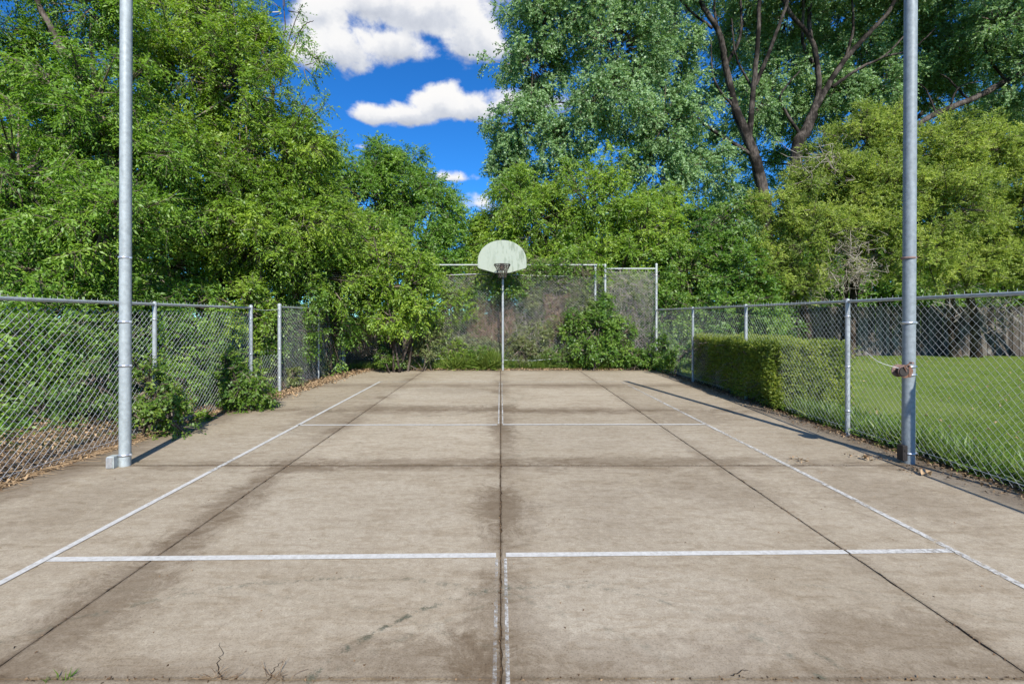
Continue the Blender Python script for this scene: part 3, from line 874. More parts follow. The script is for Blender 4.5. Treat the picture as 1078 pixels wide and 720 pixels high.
for pts, a, b in (([(852, 128), (862, 95), (858, 55), (850, 35), (828, 8), (815, -40)], .28, .12), ([(858, 60), (852, 25), (856, -30)], .22, .12), ([(850, 132), (866, 100), (888, 65), (915, 35), (936, 12), (950, -20)], .30, .12),
                  ([(876, 92), (905, 72), (930, 60), (955, 35)], .16, .06), ([(845, 145), (828, 120), (822, 100), (842, 75)], .17, .05), ([(858, 70), (845, 45), (846, 5), (840, -20)], .16, .08), ([(890, 62), (898, 30), (896, -10)], .14, .07), ([(930, 60), (960, 52), (985, 30)], .10, .04), ([(1060, 86), (1040, 60), (1035, 30)], .13, .05), ([(985, 120), (975, 95), (960, 84)], .09, .03), ([(1100, 66), (1060, 86), (1020, 106), (985, 120), (950, 142)], .30, .20), ([(1020, 106), (1000, 85), (990, 78)], .10, .04), ([(1000, 112), (1010, 92), (1035, 85)], .09, .04),
                  ([(1160, 350), (1170, 150), (1135, 80), (1100, 66)], .5, .3)):
    limb('limb', [P(x, y, Yc - (.0 if k == 0 else .25 * k)) for k, (x, y) in enumerate(pts)], a * .62, b * .7, M['bark_c'], ct, 9, .06)
lv, st = boughs([cl(830, 20, 29.5, 44, 40), cl(885, 15, 30, 44, 30), cl(880, 95, 28.5, 34, 28), cl(820, 75, 28.5, 34, 36), cl(935, 90, 28, 34, 32), cl(960, 45, 29.5, 40, 28), cl(1010, 40, 28.5, 44, 36), cl(1055, 25, 26, 46, 40), cl(1000, 80, 29.5, 40, 22), cl(1050, 120, 29.5, 44, 22), cl(985, 0, 28.5, 50, 30),
                 cl(1100, 60, 26, 46, 60), cl(860, -50, 26, 90, 45), cl(1010, -50, 26, 110, 45), cl(905, 55, 29, 40, 36), cl(845, 120, 30, 36, 30), cl(970, 100, 31, 34, 20)],
                per=14, sprays=28, k=12, leaf=.100, wr=.80, spray_len=.52, bough_w=.36, droop=.34, upw=.2)
V, Q, T = cat(st); npmesh('branchwork', V, Q, M['twig'], ct, T)
V, Q, T = cat(lv); npmesh('crown', V, Q, M['leaf_cot'], ct, T)


ct = thing('cottonwood', 'pale green cottonwood farthest back, filling in behind the two dark forked trunks', 'tree', P(960, 352, 33) * [1, 1, 0], 'cottonwoods at the back')
limb('trunk', [P(960, 360, 33), P(955, 200, 33), P(940, 60, 33)], .4, .2, M['bark_c'], ct, 12, .08)
for pts in ([(955, 190), (900, 120), (860, 90)], [(950, 140), (1000, 90), (1040, 60)], [(957, 230), (1020, 170), (1080, 150)], [(955, 200), (880, 180), (800, 170)]):
    limb('limb', [P(x, y, 33) for x, y in pts], .16, .05, M['bark_c'], ct, 8, .06)
lv, st = boughs([cl(720, 20, 33, 40, 36), cl(770, 80, 33, 30, 36), cl(715, 110, 33, 40, 36), cl(815, 40, 33, 36, 34), cl(835, 110, 33, 30, 26), cl(880, 60, 33, 36, 34), cl(905, 120, 33, 36, 24), cl(960, 90, 33, 40, 26), cl(1010, 130, 33, 44, 24), cl(1030, 60, 33, 40, 34), cl(940, 20, 33, 44, 34), cl(1080, 100, 33, 40, 40), cl(800, 180, 33, 26, 26), cl(770, 215, 33, 30, 26), cl(830, 150, 33, 22, 24), cl(1060, 10, 33, 50, 34), cl(765, 150, 33, 26, 22)],
                per=8, sprays=24, k=12, leaf=.115, wr=.8, spray_len=.6, bough_w=.4, droop=.3, upw=.2, tint0=.6)
V, Q, T = cat(st); npmesh('branchwork', V, Q, M['twig'], ct, T)
V, Q, T = cat(lv); npmesh('crown', V, Q, M['leaf_cot'], ct, T)


# junipers along the board fence: fine scaly sprays, olive yellow, dead wood inside
def juniper(label, base, clumps, dead=None, trunk=.2):
    root = thing('juniper', label, 'juniper', base, 'junipers along the board fence')
    base = np.array(base, float); c = sum(np.array(q[0]) for q in clumps) / len(clumps)
    for k in range(3):
        o = rng.normal(size=3) * [.35, .2, 0]
        limb('trunk', [base + o - [0, 0, .1], base * .6 + c * .4 + o, c + rng.normal(size=3) * .5], trunk * (1 - .25 * k), .05, M['bark_j'], root, 9, .06)
    lv, st = boughs(clumps, per=36, sprays=32, k=15, leaf=.066, wr=.42, spray_len=.30, bough_w=.40, droop=.04, tilt=(0, -.1, .25), tvar=.22, upw=.3)
    V, Q, T = cat(st); npmesh('branchwork', V, Q, M['twig'], root, T)
    V, Q, T = cat(lv); npmesh('crown', V, Q, M['leaf_jun'], root, T)
    if dead:
        for (p, r, n) in dead:
            A = []; B = []
            p = np.array(p)
            for k in range(n):
                a = p + rng.normal(size=3) * r * .8
                for j in range(4):
                    b = a + rng.normal(size=3) * r * .42 + np.array([0, -.02, -.05 + .1 * rng.random()]); A.append(a); B.append(b); a = b
            A = np.array(A); B = np.array(B)
            V, Q, T = sticks(A, B, np.full(len(A), .009), np.full(len(A), .005), rng.uniform(.2, 1, len(A)))
            npmesh('dead_branch', V, Q, M['dead_twig'], root, T)
    return root


juniper('low olive juniper at the left end of the junipers, in front of the forked trunk', P(838, 377, 18.2) * [1, 1, 0],
        [cl(815, 225, 17.0, 30, 28), cl(850, 250, 16.6, 42, 40), cl(815, 275, 16.8, 30, 36), cl(850, 200, 17.4, 34, 28), cl(835, 300, 17.2, 40, 18)],
        [(P(862, 180, 16.8), .42, 60), (P(872, 245, 16.2), .35, 40), (P(850, 300, 16.9), .4, 50)])
juniper('tall yellow green juniper with a bare dead patch, left of the winch pole', P(893, 377, 18.4) * [1, 1, 0],
        [cl(905, 150, 17.4, 40, 38), cl(880, 190, 17.0, 40, 36), cl(930, 200, 16.8, 36, 45), cl(930, 265, 16.4, 34, 40), cl(890, 240, 17.0, 34, 32), cl(935, 135, 18, 34, 26), cl(905, 215, 16.9, 34, 34), cl(870, 165, 17.6, 28, 26)],
        [(P(888, 262, 16.2), .40, 60), (P(872, 295, 16.4), .36, 50), (P(903, 285, 16.2), .35, 70)])
juniper('broad yellow green juniper just right of the winch pole', P(1010, 377, 18.6) * [1, 1, 0],
        [cl(985, 160, 17.2, 42, 38), cl(1000, 220, 16.6, 46, 44), cl(975, 270, 16.2, 40, 34), cl(1035, 160, 17.4, 42, 36), cl(955, 185, 17.3, 26, 34), cl(1010, 185, 17.0, 34, 34), cl(1025, 280, 16.8, 36, 24), cl(960, 210, 17.2, 30, 38)],
        [(P(1000, 300, 17.2), .45, 50)])
juniper('dark edged juniper at the far right, cut by the edge of the picture', P(1100, 377, 18.6) * [1, 1, 0],
        [cl(1075, 165, 17.4, 40, 40), cl(1075, 225, 16.8, 38, 44), cl(1085, 280, 16.6, 44, 30), cl(1140, 200, 17, 50, 70), cl(1045, 250, 17.2, 28, 34)],
        [(P(1060, 300, 17.4), .4, 40)])

# far crowns that close the gaps low down behind the rest
for px, py, Y, rx, rz, lab in ((505, 265, 30, 30, 45, 'dark tree far behind, at the foot of the gap of sky'), (740, 270, 31, 60, 60, 'dark bluish tree far behind the low bushy tree'), (870, 240, 34, 60, 90, 'dark tree far behind the junipers, left of the winch pole'), (1030, 240, 34, 80, 90, 'dark tree far behind the junipers, right of the winch pole'),
                               (450, 330, 26, 60, 50, 'dark tree far behind the leaning corner shrub'), (560, 330, 23, 60, 50, 'dark tree behind the backstop, in line with the backboard'), (660, 335, 23, 60, 50, 'dark tree behind the tall panel of the backstop'), (830, 320, 30, 70, 60, 'dark tree behind the left end of the board fence'), (930, 300, 30, 70, 70, 'dark tree behind the board fence, in line with the winch pole'), (1060, 300, 30, 80, 70, 'dark tree behind the board fence at the far right'), (372, 335, 20, 50, 45, 'dark tree far behind the back end of the slack fence panel'), (110, 200, 17, 130, 150, 'shaded tree deep behind the tree with the dark limb'), (-60, 200, 16, 120, 160, 'shaded tree deep behind the left edge of the picture'), (290, 250, 20, 80, 80, 'shaded tree deep behind the dense rounded tree'), (620, 280, 24, 90, 60, 'shaded tree deep behind the bright spreading tree')):
    tree('background_tree', lab, 'tree', P(px, 374, Y) * [1, 1, 0], P(px, py, Y), .2, [cl(px, py, Y, rx, rz), cl(px, (py + 350) / 2, Y, rx, (350 - py) * .6)], M['leaf_mid'], M['bark'], 'shaded trees at the back', limbs=False,
         per=10, sprays=22, k=9, leaf=.18, wr=.5, spray_len=.6, droop=.2)
# sparse bare top against the cloud
sp = thing('sparse_tree', 'thin tree with bare pale twigs and few leaves against the cloud', 'tree', (-6.2, 15.2, .1), 'trees crowding the left fence')
tips = [[(285, 95), (280, 40), (272, -20)], [(295, 90), (305, 40), (318, 5)], [(290, 80), (300, 30), (296, -10)], [(300, 70), (318, 30), (330, 22)], [(288, 70), (268, 30), (262, -15)], [(280, 60), (255, 20), (248, -10)]]
limb('trunk', [P(270, 377, 15.2) * [1, 1, 0], P(278, 220, 15.2), P(288, 90, 15.2)], .12, .05, M['bark'], sp, 9)
for t in tips: limb('limb', [P(x, y, 15.2 + .1 * k) for k, (x, y) in enumerate(t)], .035, .010, M['bark'], sp, 6)
lv, st = boughs([cl(300, 12, 15.2, 26, 18), cl(318, 70, 14.8, 18, 20), cl(332, 62, 15, 10, 8), cl(315, 38, 15.2, 12, 16)], per=12, sprays=8, k=9, leaf=.10, wr=.4, spray_len=.4)
V, Q, T = cat(st); npmesh('branchwork', V, Q, M['dead_twig'], sp, T)
V, Q, T = cat(lv); npmesh('crown', V, Q, M['leaf_mid'], sp, T)

# undergrowth behind the left fence
for k, (px, py, Y, rx, rz, lm, lab) in enumerate(((-60, 400, 6.6, 90, 90, 'leaf_elm', 'dark green shrub behind the fence at the left edge of the picture'), (35, 390, 7.3, 65, 75, 'leaf_elm', 'leafy green shrub behind the fence, between the left edge and the white box pole'), (105, 370, 8.4, 55, 60, 'leaf_vine', 'leafy shrub seen through the mesh just behind the white box pole'),
                                                  (185, 365, 9.6, 55, 45, 'leaf_elm', 'leafy shrub behind the mesh, right of the white box pole'), (240, 365, 10.6, 45, 45, 'leaf_ash', 'leafy shrub behind the last post before the narrow fence panel'), (300, 345, 12.0, 45, 40, 'leaf_vine', 'green shrub behind the slack fence panel'), (345, 345, 13.6, 38, 42, 'leaf_mid', 'dark green shrub behind the back end of the slack fence panel'))):
    shrub('shrub', lab, 'shrub', P(px, 420, Y) * [1, 1, 0] + [0, 0, .15], [cl(px, py, Y, rx, rz, .7), cl(px + 15, py - 40, Y + .4, rx * .9, rz * .8, .7)], M[lm], 'undergrowth behind the left fence', per=46, sprays=18, k=9, leaf=.070, wr=.45, spray_len=.30)
for k, (px, py, Y, rx, rz, lm, lab) in enumerate(((-20, 452, 5.7, 42, 34, 'leaf_elm', 'low leafy plant behind the mesh at the very left edge of the picture'), (42, 436, 6.3, 40, 30, 'leaf_vine', 'low leafy plant behind the mesh, halfway between the left edge and the white box pole'), (15, 415, 6.8, 40, 34, 'leaf_dark', 'darker low bush deeper behind the mesh near the left edge'), (85, 440, 6.9, 26, 24, 'leaf_elm', 'low leafy plant behind the mesh close to the white box pole'), (195, 405, 8.6, 26, 24, 'leaf_elm', 'low leafy plant behind the mesh between the two saplings'))):
    shrub('shrub', lab, 'shrub', P(px, 470, Y) * [1, 1, 0] + [0, 0, .12], [cl(px, py, Y, rx, rz, .35), cl(px + 8, py + rz * .5, Y - .1, rx * .8, rz * .5, .25)], M[lm], 'undergrowth behind the left fence', per=100, sprays=15, k=8, leaf=.052, wr=.48, spray_len=.2)
# saplings pushing out in front of it
shrub('sapling', 'bright leafy sapling on the court edge, just right of the white box pole', 'sapling', (-4.92, 6.75, .05), [cl(158, 410, 6.5, 26, 34, .30), cl(154, 445, 6.4, 24, 17, .24), cl(180, 442, 6.4, 17, 20, .22), cl(172, 425, 6.5, 20, 26, .25)], M['leaf_dark'], 'saplings along the left fence', per=105, sprays=13, k=7, leaf=.050, wr=.60, spray_len=.17, bough_w=.5, tint0=.5, tvar=.25)
shrub('sapling', 'leafy sapling in the mesh just left of the white box pole', 'sapling', (-5.45, 6.6, .15), [cl(102, 405, 6.6, 24, 30, .28), cl(92, 430, 6.5, 20, 16, .22), cl(122, 430, 6.5, 14, 20, .2)], M['leaf_dark'], 'saplings along the left fence', per=95, sprays=12, k=7, leaf=.050, wr=.60, spray_len=.17, bough_w=.5, tvar=.25, tint0=.42)
shrub('sapling', 'wide leafy sapling spilling over the court edge near the narrow fence panel', 'sapling', (-4.85, 8.8, .05), [cl(252, 405, 8.4, 32, 24, .42), cl(238, 393, 8.4, 20, 28, .35), cl(272, 412, 8.4, 20, 17, .3), cl(262, 425, 8.3, 20, 9, .25)], M['leaf_dark'], 'saplings along the left fence', per=95, sprays=13, k=7, leaf=.055, wr=.60, spray_len=.19, bough_w=.5, tint0=.5, tvar=.25)
shrub('weed', 'small tuft of pale green weed on the court edge between two saplings', 'weed', (-4.72, 7.62, .0), [cl(212, 443, 7.5, 7, 9, .1)], M['leaf_ash'], 'saplings along the left fence', per=700, sprays=10, k=6, leaf=.05, wr=.35, spray_len=.10, stems=2, stem_r=.006)
# weeds in the slack panel
shrub('weed', 'pale green weeds climbing the slack fence panel', 'weed', (-5.05, 12.4, .1), [cl(318, 368, 12.6, 16, 26, .2), cl(334, 385, 13.2, 10, 12, .2), cl(307, 396, 10.95, 6, 9, .12)], M['leaf_pale'], 'weeds at the fence foot', per=130, sprays=13, k=7, leaf=.06, wr=.5, spray_len=.16)
# leaning shrub at the back-left corner
shrub('shrub', 'large yellow green shrub leaning over the back left fence corner with dark bare stems', 'shrub', P(420, 388, 14.2) * [1, 1, 0],
      [cl(405, 270, 13.8, 40, 34), cl(385, 310, 13.8, 30, 30), cl(430, 300, 13.6, 32, 34), cl(412, 335, 13.5, 26, 20), cl(445, 290, 14.0, 22, 26), cl(440, 330, 13.9, 22, 20), cl(375, 280, 14.2, 28, 28), cl(390, 245, 14.5, 30, 24)], M['leaf_ash'], 'shrubs on the back fence', stems=11, stem_r=.035,
      per=34, sprays=20, k=9, leaf=.085, wr=.42, spray_len=.30, bough_w=.4, tint0=.55)
shrub('weed', 'dark leafy weed at the foot of the leaning shrub', 'weed', P(408, 386, 14.0) * [1, 1, 0], [cl(405, 376, 14.0, 10, 9, .25), cl(418, 380, 14.1, 9, 6, .2)], M['leaf_dark'], 'weeds at the fence foot', per=150, sprays=13, k=7, leaf=.06, wr=.5, spray_len=.15)
shrub('shrub', 'ragged shrub with brownish leaves between the leaning shrub and the backstop mesh', 'shrub', P(447, 386, 14.5) * [1, 1, 0], [cl(448, 358, 14.5, 20, 26, .3), cl(436, 372, 14.4, 16, 14, .3)], M['leaf_pale'], 'shrubs on the back fence', per=60, sprays=14, k=8, leaf=.07, wr=.45, spray_len=.22)
shrub('shrub', 'dark green bush grown up the backstop fence under the pair of thin posts', 'shrub', P(628, 386, 14.5) * [1, 1, 0], [cl(628, 345, 14.6, 20, 30, .3), cl(608, 336, 14.7, 15, 11, .2), cl(642, 360, 14.6, 9, 22, .2), cl(618, 370, 14.5, 18, 10, .2), cl(634, 318, 14.75, 7, 14, .15), cl(598, 350, 14.7, 7, 8, .15)], M['leaf_vine'], 'shrubs on the back fence', per=85, sprays=17, k=8, leaf=.075, wr=.5, spray_len=.24)
shrub('weed', 'leafy weeds under the tall panel at the back right corner', 'weed', P(668, 386, 14.6) * [1, 1, 0], [cl(668, 376, 14.6, 18, 9, .25), cl(690, 380, 14.5, 14, 8, .2), cl(655, 352, 14.8, 12, 22, .2)], M['leaf_vine'], 'weeds at the fence foot', per=90, sprays=15, k=8, leaf=.07, wr=.5, spray_len=.2)
shrub('weed', 'leafy weeds between the far post and the clipped hedge', 'weed', P(712, 388, 13.6) * [1, 1, 0], [cl(712, 378, 13.6, 18, 14, .35), cl(700, 366, 14.2, 14, 14, .3), cl(726, 372, 13.2, 8, 14, .3)], M['leaf_vine'], 'weeds at the fence foot', per=80, sprays=15, k=8, leaf=.065, wr=.5, spray_len=.2)


for px, w, h, lab, lm in ((480, 16, 14, 'bright leafy weed clump at the backstop foot, nearest the ragged shrub', 'leaf_ash'), (508, 14, 11, 'low bright weed clump at the backstop foot, just left of the hoop pole', 'leaf_vine'), (548, 15, 17, 'yellowish weed clump at the backstop foot, just right of the hoop pole', 'leaf_pale'), (584, 18, 10, 'low weed clump at the backstop foot, nearest the dark green bush', 'leaf_vine')):
    shrub('weed', lab, 'weed', P(px, 386, 14.85) * [1, 1, 0], [cl(px, 384 - h, 14.85, w, h, .2), cl(px + 8, 384 - h * .6, 14.8, w * .8, h * .6, .15)], M[lm], 'weeds at the fence foot', per=120, sprays=13, k=7, leaf=.05, wr=.35, spray_len=.16, stem_r=.008)


# vine tangle on the backstop: woody strands plus thin leaf cover
def vine(label, boxes, nst, lm, leaves, group='dry vines on the backstop', dm='dead_twig', r=.006):
    root = thing('vine', label, 'vine', ((boxes[0][0] + boxes[0][1]) / 2, boxes[0][4], 0), group)
    for x0, x1, z0, z1, y, w in boxes:
        A = []; B = []
        n = int(nst * w)
        for k in range(n):
            a = np.array([rng.uniform(x0, x1), y + rng.normal() * .10, rng.uniform(z0, z1)])
            d = np.array([rng.normal() * .6, rng.normal() * .15, rng.normal() * .9])
            for j in range(7):
                d = d + rng.normal(size=3) * [.5, .12, .5]; d = d / np.linalg.norm(d)
                b = a + d * .11; b[1] += (y - b[1]) * .2
                if not (x0 - .1 < b[0] < x1 + .1 and z0 - .1 < b[2] < z1 + .1): break
                A.append(a); B.append(b); a = b
        A = np.array(A); B = np.array(B)
        V, Q, T = sticks(A, B, np.full(len(A), r), np.full(len(A), r * .8), np.clip(rng.normal(.5, .3, len(A)), 0, 1))
        npmesh('woody_tangle', V, Q, M[dm], root, T)
    O = []
    for x0, x1, z0, z1, y, w in boxes:
        n = int(leaves * w); O.append(np.stack([rng.uniform(x0, x1, n), y + rng.normal(size=n) * .12, rng.uniform(z0, z1, n)], -1))
    O = np.concatenate(O)
    clump = .5 + .5 * np.sin(O[:, 0] * 2.3 + 1.2) * np.sin(O[:, 2] * 2.9 + O[:, 0])
    O = O[rng.random(len(O)) < .04 + .96 * clump ** 2.2]
    V, Q, T = spray_leaves(O, rng.normal(size=O.shape) + [0, -.4, .1], np.full(len(O), .16), 6, .062, .5, np.clip(rng.normal(.5, .2, len(O)), 0, 1))
    npmesh('foliage', V, Q, M[lm], root, T)


xb = lambda px: (px - CX) / F * 15.1
vine('grey brown dry vine tangle on the backstop, left of the hoop pole', [(xb(462), xb(528), .5, 2.9, 15.40, 1)], 210, 'leaf_pale', 1700, r=.0055)
vine('grey brown dry vine tangle on the backstop, right of the hoop pole', [(xb(528), xb(600), .6, 2.85, 15.40, 1), (xb(590), xb(628), .9, 2.9, 15.40, .5)], 380, 'leaf_pale', 1700, r=.0055)
vine('rust brown dry vine low behind the backstop mesh, just left of the hoop pole', [(xb(492), xb(540), .5, 2.2, 15.30, 1)], 420, 'leaf_pale', 200, dm='rust_twig', r=.006)
vine('rust brown dry vine behind the backstop mesh, in the middle right of the hoop pole', [(xb(575), xb(606), .5, 2.3, 15.30, 1)], 300, 'leaf_pale', 200, dm='rust_twig', r=.006)
vine('pale twiggy vine tangle filling the tall panel beside the far corner post', [(xb(640), xb(690), .3, 3.05, 15.08, 1)], 330, 'leaf_pale', 800, r=.006)
vine('green creeper hanging over the backstop top rail, right of the backboard', [(xb(556), xb(630), 2.55, 3.30, 15.0, 1), (xb(552), xb(600), 2.9, 3.35, 14.95, .6)], 120, 'leaf_vine', 900, dm='twig')
vine('green creeper behind the backboard in its shadow', [(xb(494), xb(556), 2.2, 3.15, 14.97, 1)], 120, 'leaf_vine', 1700, dm='twig')
vine('dead hanging vine beside the back end of the slack fence panel', [(xb(372), xb(400), .5, 2.0, 14.72, 1)], 300, 'leaf_pale', 60)

vine('bright creeper leaves caught in the backstop mesh at its left end', [(xb(458), xb(500), 1.5, 2.95, 14.82, 1), (xb(456), xb(484), .4, 1.6, 14.82, .7)], 40, 'leaf_ash', 620, dm='twig', r=.004)
vine('bright creeper leaves caught in the backstop mesh, right of the hoop pole', [(xb(575), xb(625), 1.2, 2.7, 14.82, 1), (xb(535), xb(580), .5, 1.5, 14.82, .6)], 40, 'leaf_pale', 520, dm='dead_twig', r=.004)
vine('leafy creeper climbing the tall panel beside the far corner post', [(xb(641), xb(664), .2, 1.7, 14.82, 1), (xb(676), xb(690), .2, 1.2, 14.82, .5)], 40, 'leaf_vine', 420, dm='twig', r=.004)
# weedy bank behind the backstop
shrub('shrub', 'pale weedy growth behind the backstop mesh, left of the hoop pole', 'shrub', (-1.0, 15.9, .2), [((-1.25, 15.2, .65), (.6, .2, .5)), ((-.5, 15.2, .55), (.5, .2, .42)), ((-1.6, 15.2, 1.7), (.40, .2, .9)), ((-1.1, 15.2, 2.3), (.5, .2, .45))], M['leaf_pale'], 'shrubs on the back fence', per=110, sprays=14, k=8, leaf=.062, wr=.42, spray_len=.18, tint0=.55)
shrub('shrub', 'yellowish weedy growth behind the backstop mesh, right of the hoop pole', 'shrub', (1.2, 15.9, .2), [((.55, 15.2, .75), (.50, .2, .65)), ((1.2, 15.2, .6), (.55, .2, .45)), ((1.9, 15.2, .40), (.5, .2, .25)), ((2.5, 15.25, 2.0), (.45, .2, .75)), ((1.0, 15.25, 2.2), (.35, .2, .4))], M['leaf_pale'], 'shrubs on the back fence', per=110, sprays=14, k=8, leaf=.062, wr=.42, spray_len=.18, tint0=.6)
shrub('shrub', 'shaded shrub behind the tall panel at the back right corner', 'shrub', (4.2, 15.9, .2), [((3.9, 15.9, 1.0), (.7, .4, .9)), ((4.4, 16.1, 2.0), (.6, .4, .9))], M['leaf_mid'], 'shrubs on the back fence', per=42, sprays=14, k=8, leaf=.08, wr=.4, spray_len=.24, tint0=.4)


# ------------------------------------------------------------------ the clipped hedge
def hedge():
    x0, x1, y0, y1, h = 4.66, 6.05, 8.35, 12.2, 1.11
    root = thing('box_hedge', 'clipped green box hedge bulging through the right fence beside the lawn', 'hedge', ((x0 + x1) / 2, (y0 + y1) / 2, 0))
    st = MB()
    for k in range(16):
        x = rng.uniform(x0 + .25, x1 - .2); y = rng.uniform(y0 + .2, y1 - .2)
        st.tube(curve_pts([(x, y, -.05), (x + rng.normal() * .1, y + rng.normal() * .1, .5), (x + rng.normal() * .2, y + rng.normal() * .2, .95)], 4, .03), [.022 - .0018 * i for i in range(9)], 5)
    st.build('stem', M['bark'], root)
    N = 15000
    a = rng.random(N); face = np.where(a < .40, 0, np.where(a < .56, 1, np.where(a < .90, 2, np.where(a < .94, 3, 4))))
    u, v = rng.random(N), rng.random(N); dep = np.abs(rng.normal(0, .09, N))
    p = np.empty((N, 3)); nr = np.zeros((N, 3))
    bulge = lambda s, t: .05 * np.sin(s * 3.1) * np.cos(t * 4.0) + .035 * np.sin(s * 7 + t * 5)
    X = x0 + (x1 - x0) * u; Yv = y0 + (y1 - y0) * v; Z = h * v
    m = face == 0; yy = y0 + (y1 - y0) * u[m]; p[m] = np.stack([x0 + dep[m] + bulge(yy, Z[m]) + .10 * (1 - Z[m] / h) ** 2, yy, Z[m]], -1); nr[m] = (-1, 0, 0)
    m = face == 1; p[m] = np.stack([X[m], y0 + dep[m] + bulge(X[m] * 2, Z[m]), Z[m]], -1); nr[m] = (0, -1, 0)
    m = face == 2; p[m] = np.stack([X[m], Yv[m], h - dep[m] + bulge(X[m] * 2, Yv[m]) * .7], -1); nr[m] = (0, 0, 1)
    m = face == 3; p[m] = np.stack([X[m], y1 - dep[m], Z[m]], -1); nr[m] = (0, 1, 0)
    m = face == 4; yy = y0 + (y1 - y0) * u[m]; p[m] = np.stack([x1 - dep[m] + bulge(yy, Z[m]), yy, Z[m]], -1); nr[m] = (1, 0, 0)
    p[:, 0] += .060 * (p[:, 1] - y0)
    k = p[:, 2] > .10 * rng.random(N); p, nr = p[k], nr[k]
    D = nr + rng.normal(size=p.shape) * .55 + [0, 0, .35]
    tn = np.clip(.5 + .22 * np.sin(p[:, 0] * 5 + p[:, 1] * 3) * np.sin(p[:, 2] * 6 + p[:, 1] * 4) + rng.normal(size=len(p)) * .15, 0, 1)
    V, Q, T = spray_leaves(p, D, np.full(len(p), .085), 9, .030, .58, tn, droop=.05)
    npmesh('foliage', V, Q, M['leaf_hedge'], root, T)
    n2 = 520; q = np.stack([rng.uniform(x0, x1, n2), rng.uniform(y0, y1, n2), np.full(n2, h - .03)], -1); q[:, 0] += .060 * (q[:, 1] - y0)
    low = rng.random(n2) < .3; q[low, 2] = rng.uniform(.2, h, low.sum()); q[low, 1] = y0
    V, Q, T = spray_leaves(q, rng.normal(size=q.shape) * .35 + np.where(low[:, None], [0, -1, .4], [0, 0, 1.0]), rng.uniform(.08, .20, n2), 9, .026, .5, np.clip(rng.normal(.75, .15, n2), 0, 1))
    npmesh('young_shoots', V, Q, M['leaf_hedge'], root, T)
    inner = np.stack([rng.uniform(x0 + .1, x1 - .1, 2600), rng.uniform(y0 + .1, y1 - .1, 2600), rng.uniform(.12, h - .08, 2600)], -1)
    V, Q, T = cat([sticks(inner, inner + rand_unit(2600) * .22, np.full(2600, .006), np.full(2600, .003), rng.random(2600))])
    npmesh('branchwork', V, Q, M['twig'], root, T)


hedge()


# ------------------------------------------------------------------ lawn, grass, litter
def lawn():
    m, T = mat('mown_lawn'); co = T.n('ShaderNodeTexCoord').outputs['Object']
    n1 = T.noise(co, .7, 5, .6); n2 = T.noise(co, 9, 5, .7); n3 = T.noise(co, 70, 3, .7)
    c = T.ramp(n3, [(.3, (.12, .18, .03)), (.7, (.20, .275, .05))])
    c = T.mix(T.step(n1, .42, .62, 0, .5), c, (.25, .29, .08)); c = T.mix(T.step(n2, .5, .7, 0, .45), c, (.115, .165, .03))
    finish(T, principled(T, c, .9, spec=.1, bump=n3, bstr=.8, bdist=.03))
    xs = np.concatenate([np.arange(5.02, 30, .5), [36, 45]]); ys = np.concatenate([[-8, -4, -2], np.arange(0, 19.2, .5), [19.3]])
    V = [(x + (.05 * math.sin(y * 4.1) if i == 0 else 0), y, .012 + .05 * min(1, (x - 5) / 2) + .03 * math.sin(x * .7) * math.sin(y * .5)) for y in ys for i, x in enumerate(xs)]
    w = len(xs); Q = [(j * w + i, j * w + i + 1, (j + 1) * w + i + 1, (j + 1) * w + i) for j in range(len(ys) - 1) for i in range(w - 1)]
    o = npmesh('lawn', V, Q, m, smooth=True); o['kind'] = 'structure'
    n = 190000
    t = rng.random(n) ** 1.3
    y = 2.5 + 16.5 * t; x = 5.0 + rng.random(n) * np.minimum(17, y * 1.15 - 4.0).clip(.6)
    p = np.stack([x, y, .02 + .05 * np.minimum(1, (x - 5) / 2)], -1)
    d = rng.normal(size=p.shape) * .5 + [0, 0, 1]
    tn = np.clip(.45 + .22 * np.sin(x * 1.7) * np.sin(y * 1.1 + x) + .18 * np.sin(x * 5.3 + y * 2) * np.sin(y * 4.7) + rng.normal(size=n) * .22, 0, 1)
    V, Q, T = leaf_arrays(p, d, rng.normal(size=p.shape), rng.uniform(.018, .038, n), .20 + .02 * y.mean() / 10, tn, fold=.05)
    o = npmesh('lawn_grass', V, Q, M['lawn_blade'], None, T); props(o, 'short mown grass of the lawn', 'grass', kind='stuff')


lawn()


def blades(n, fx, fy, hmin, hmax, fz=None, w=.07, lean=.45, tc=.5):
    x, y = fx(n), fy(n)
    z = np.array([ground_z(a, b) for a, b in zip(x, y)]) if fz is None else fz(x, y)
    p = np.stack([x, y, z - .01], -1)
    d = rng.normal(size=p.shape) * lean + [0, 0, 1]
    nn = rng.normal(size=p.shape)
    return leaf_arrays(p, d, nn, rng.uniform(hmin, hmax, n), w, np.clip(rng.normal(tc, .22, n), 0, 1), fold=.03, curl=.35)


U = lambda a, b: (lambda n: rng.uniform(a, b, n))
def clumped(a, b, k, s):
    c = rng.uniform(a, b, k)
    return lambda n: np.clip(c[rng.integers(0, k, n)] + rng.normal(size=n) * s, a, b)


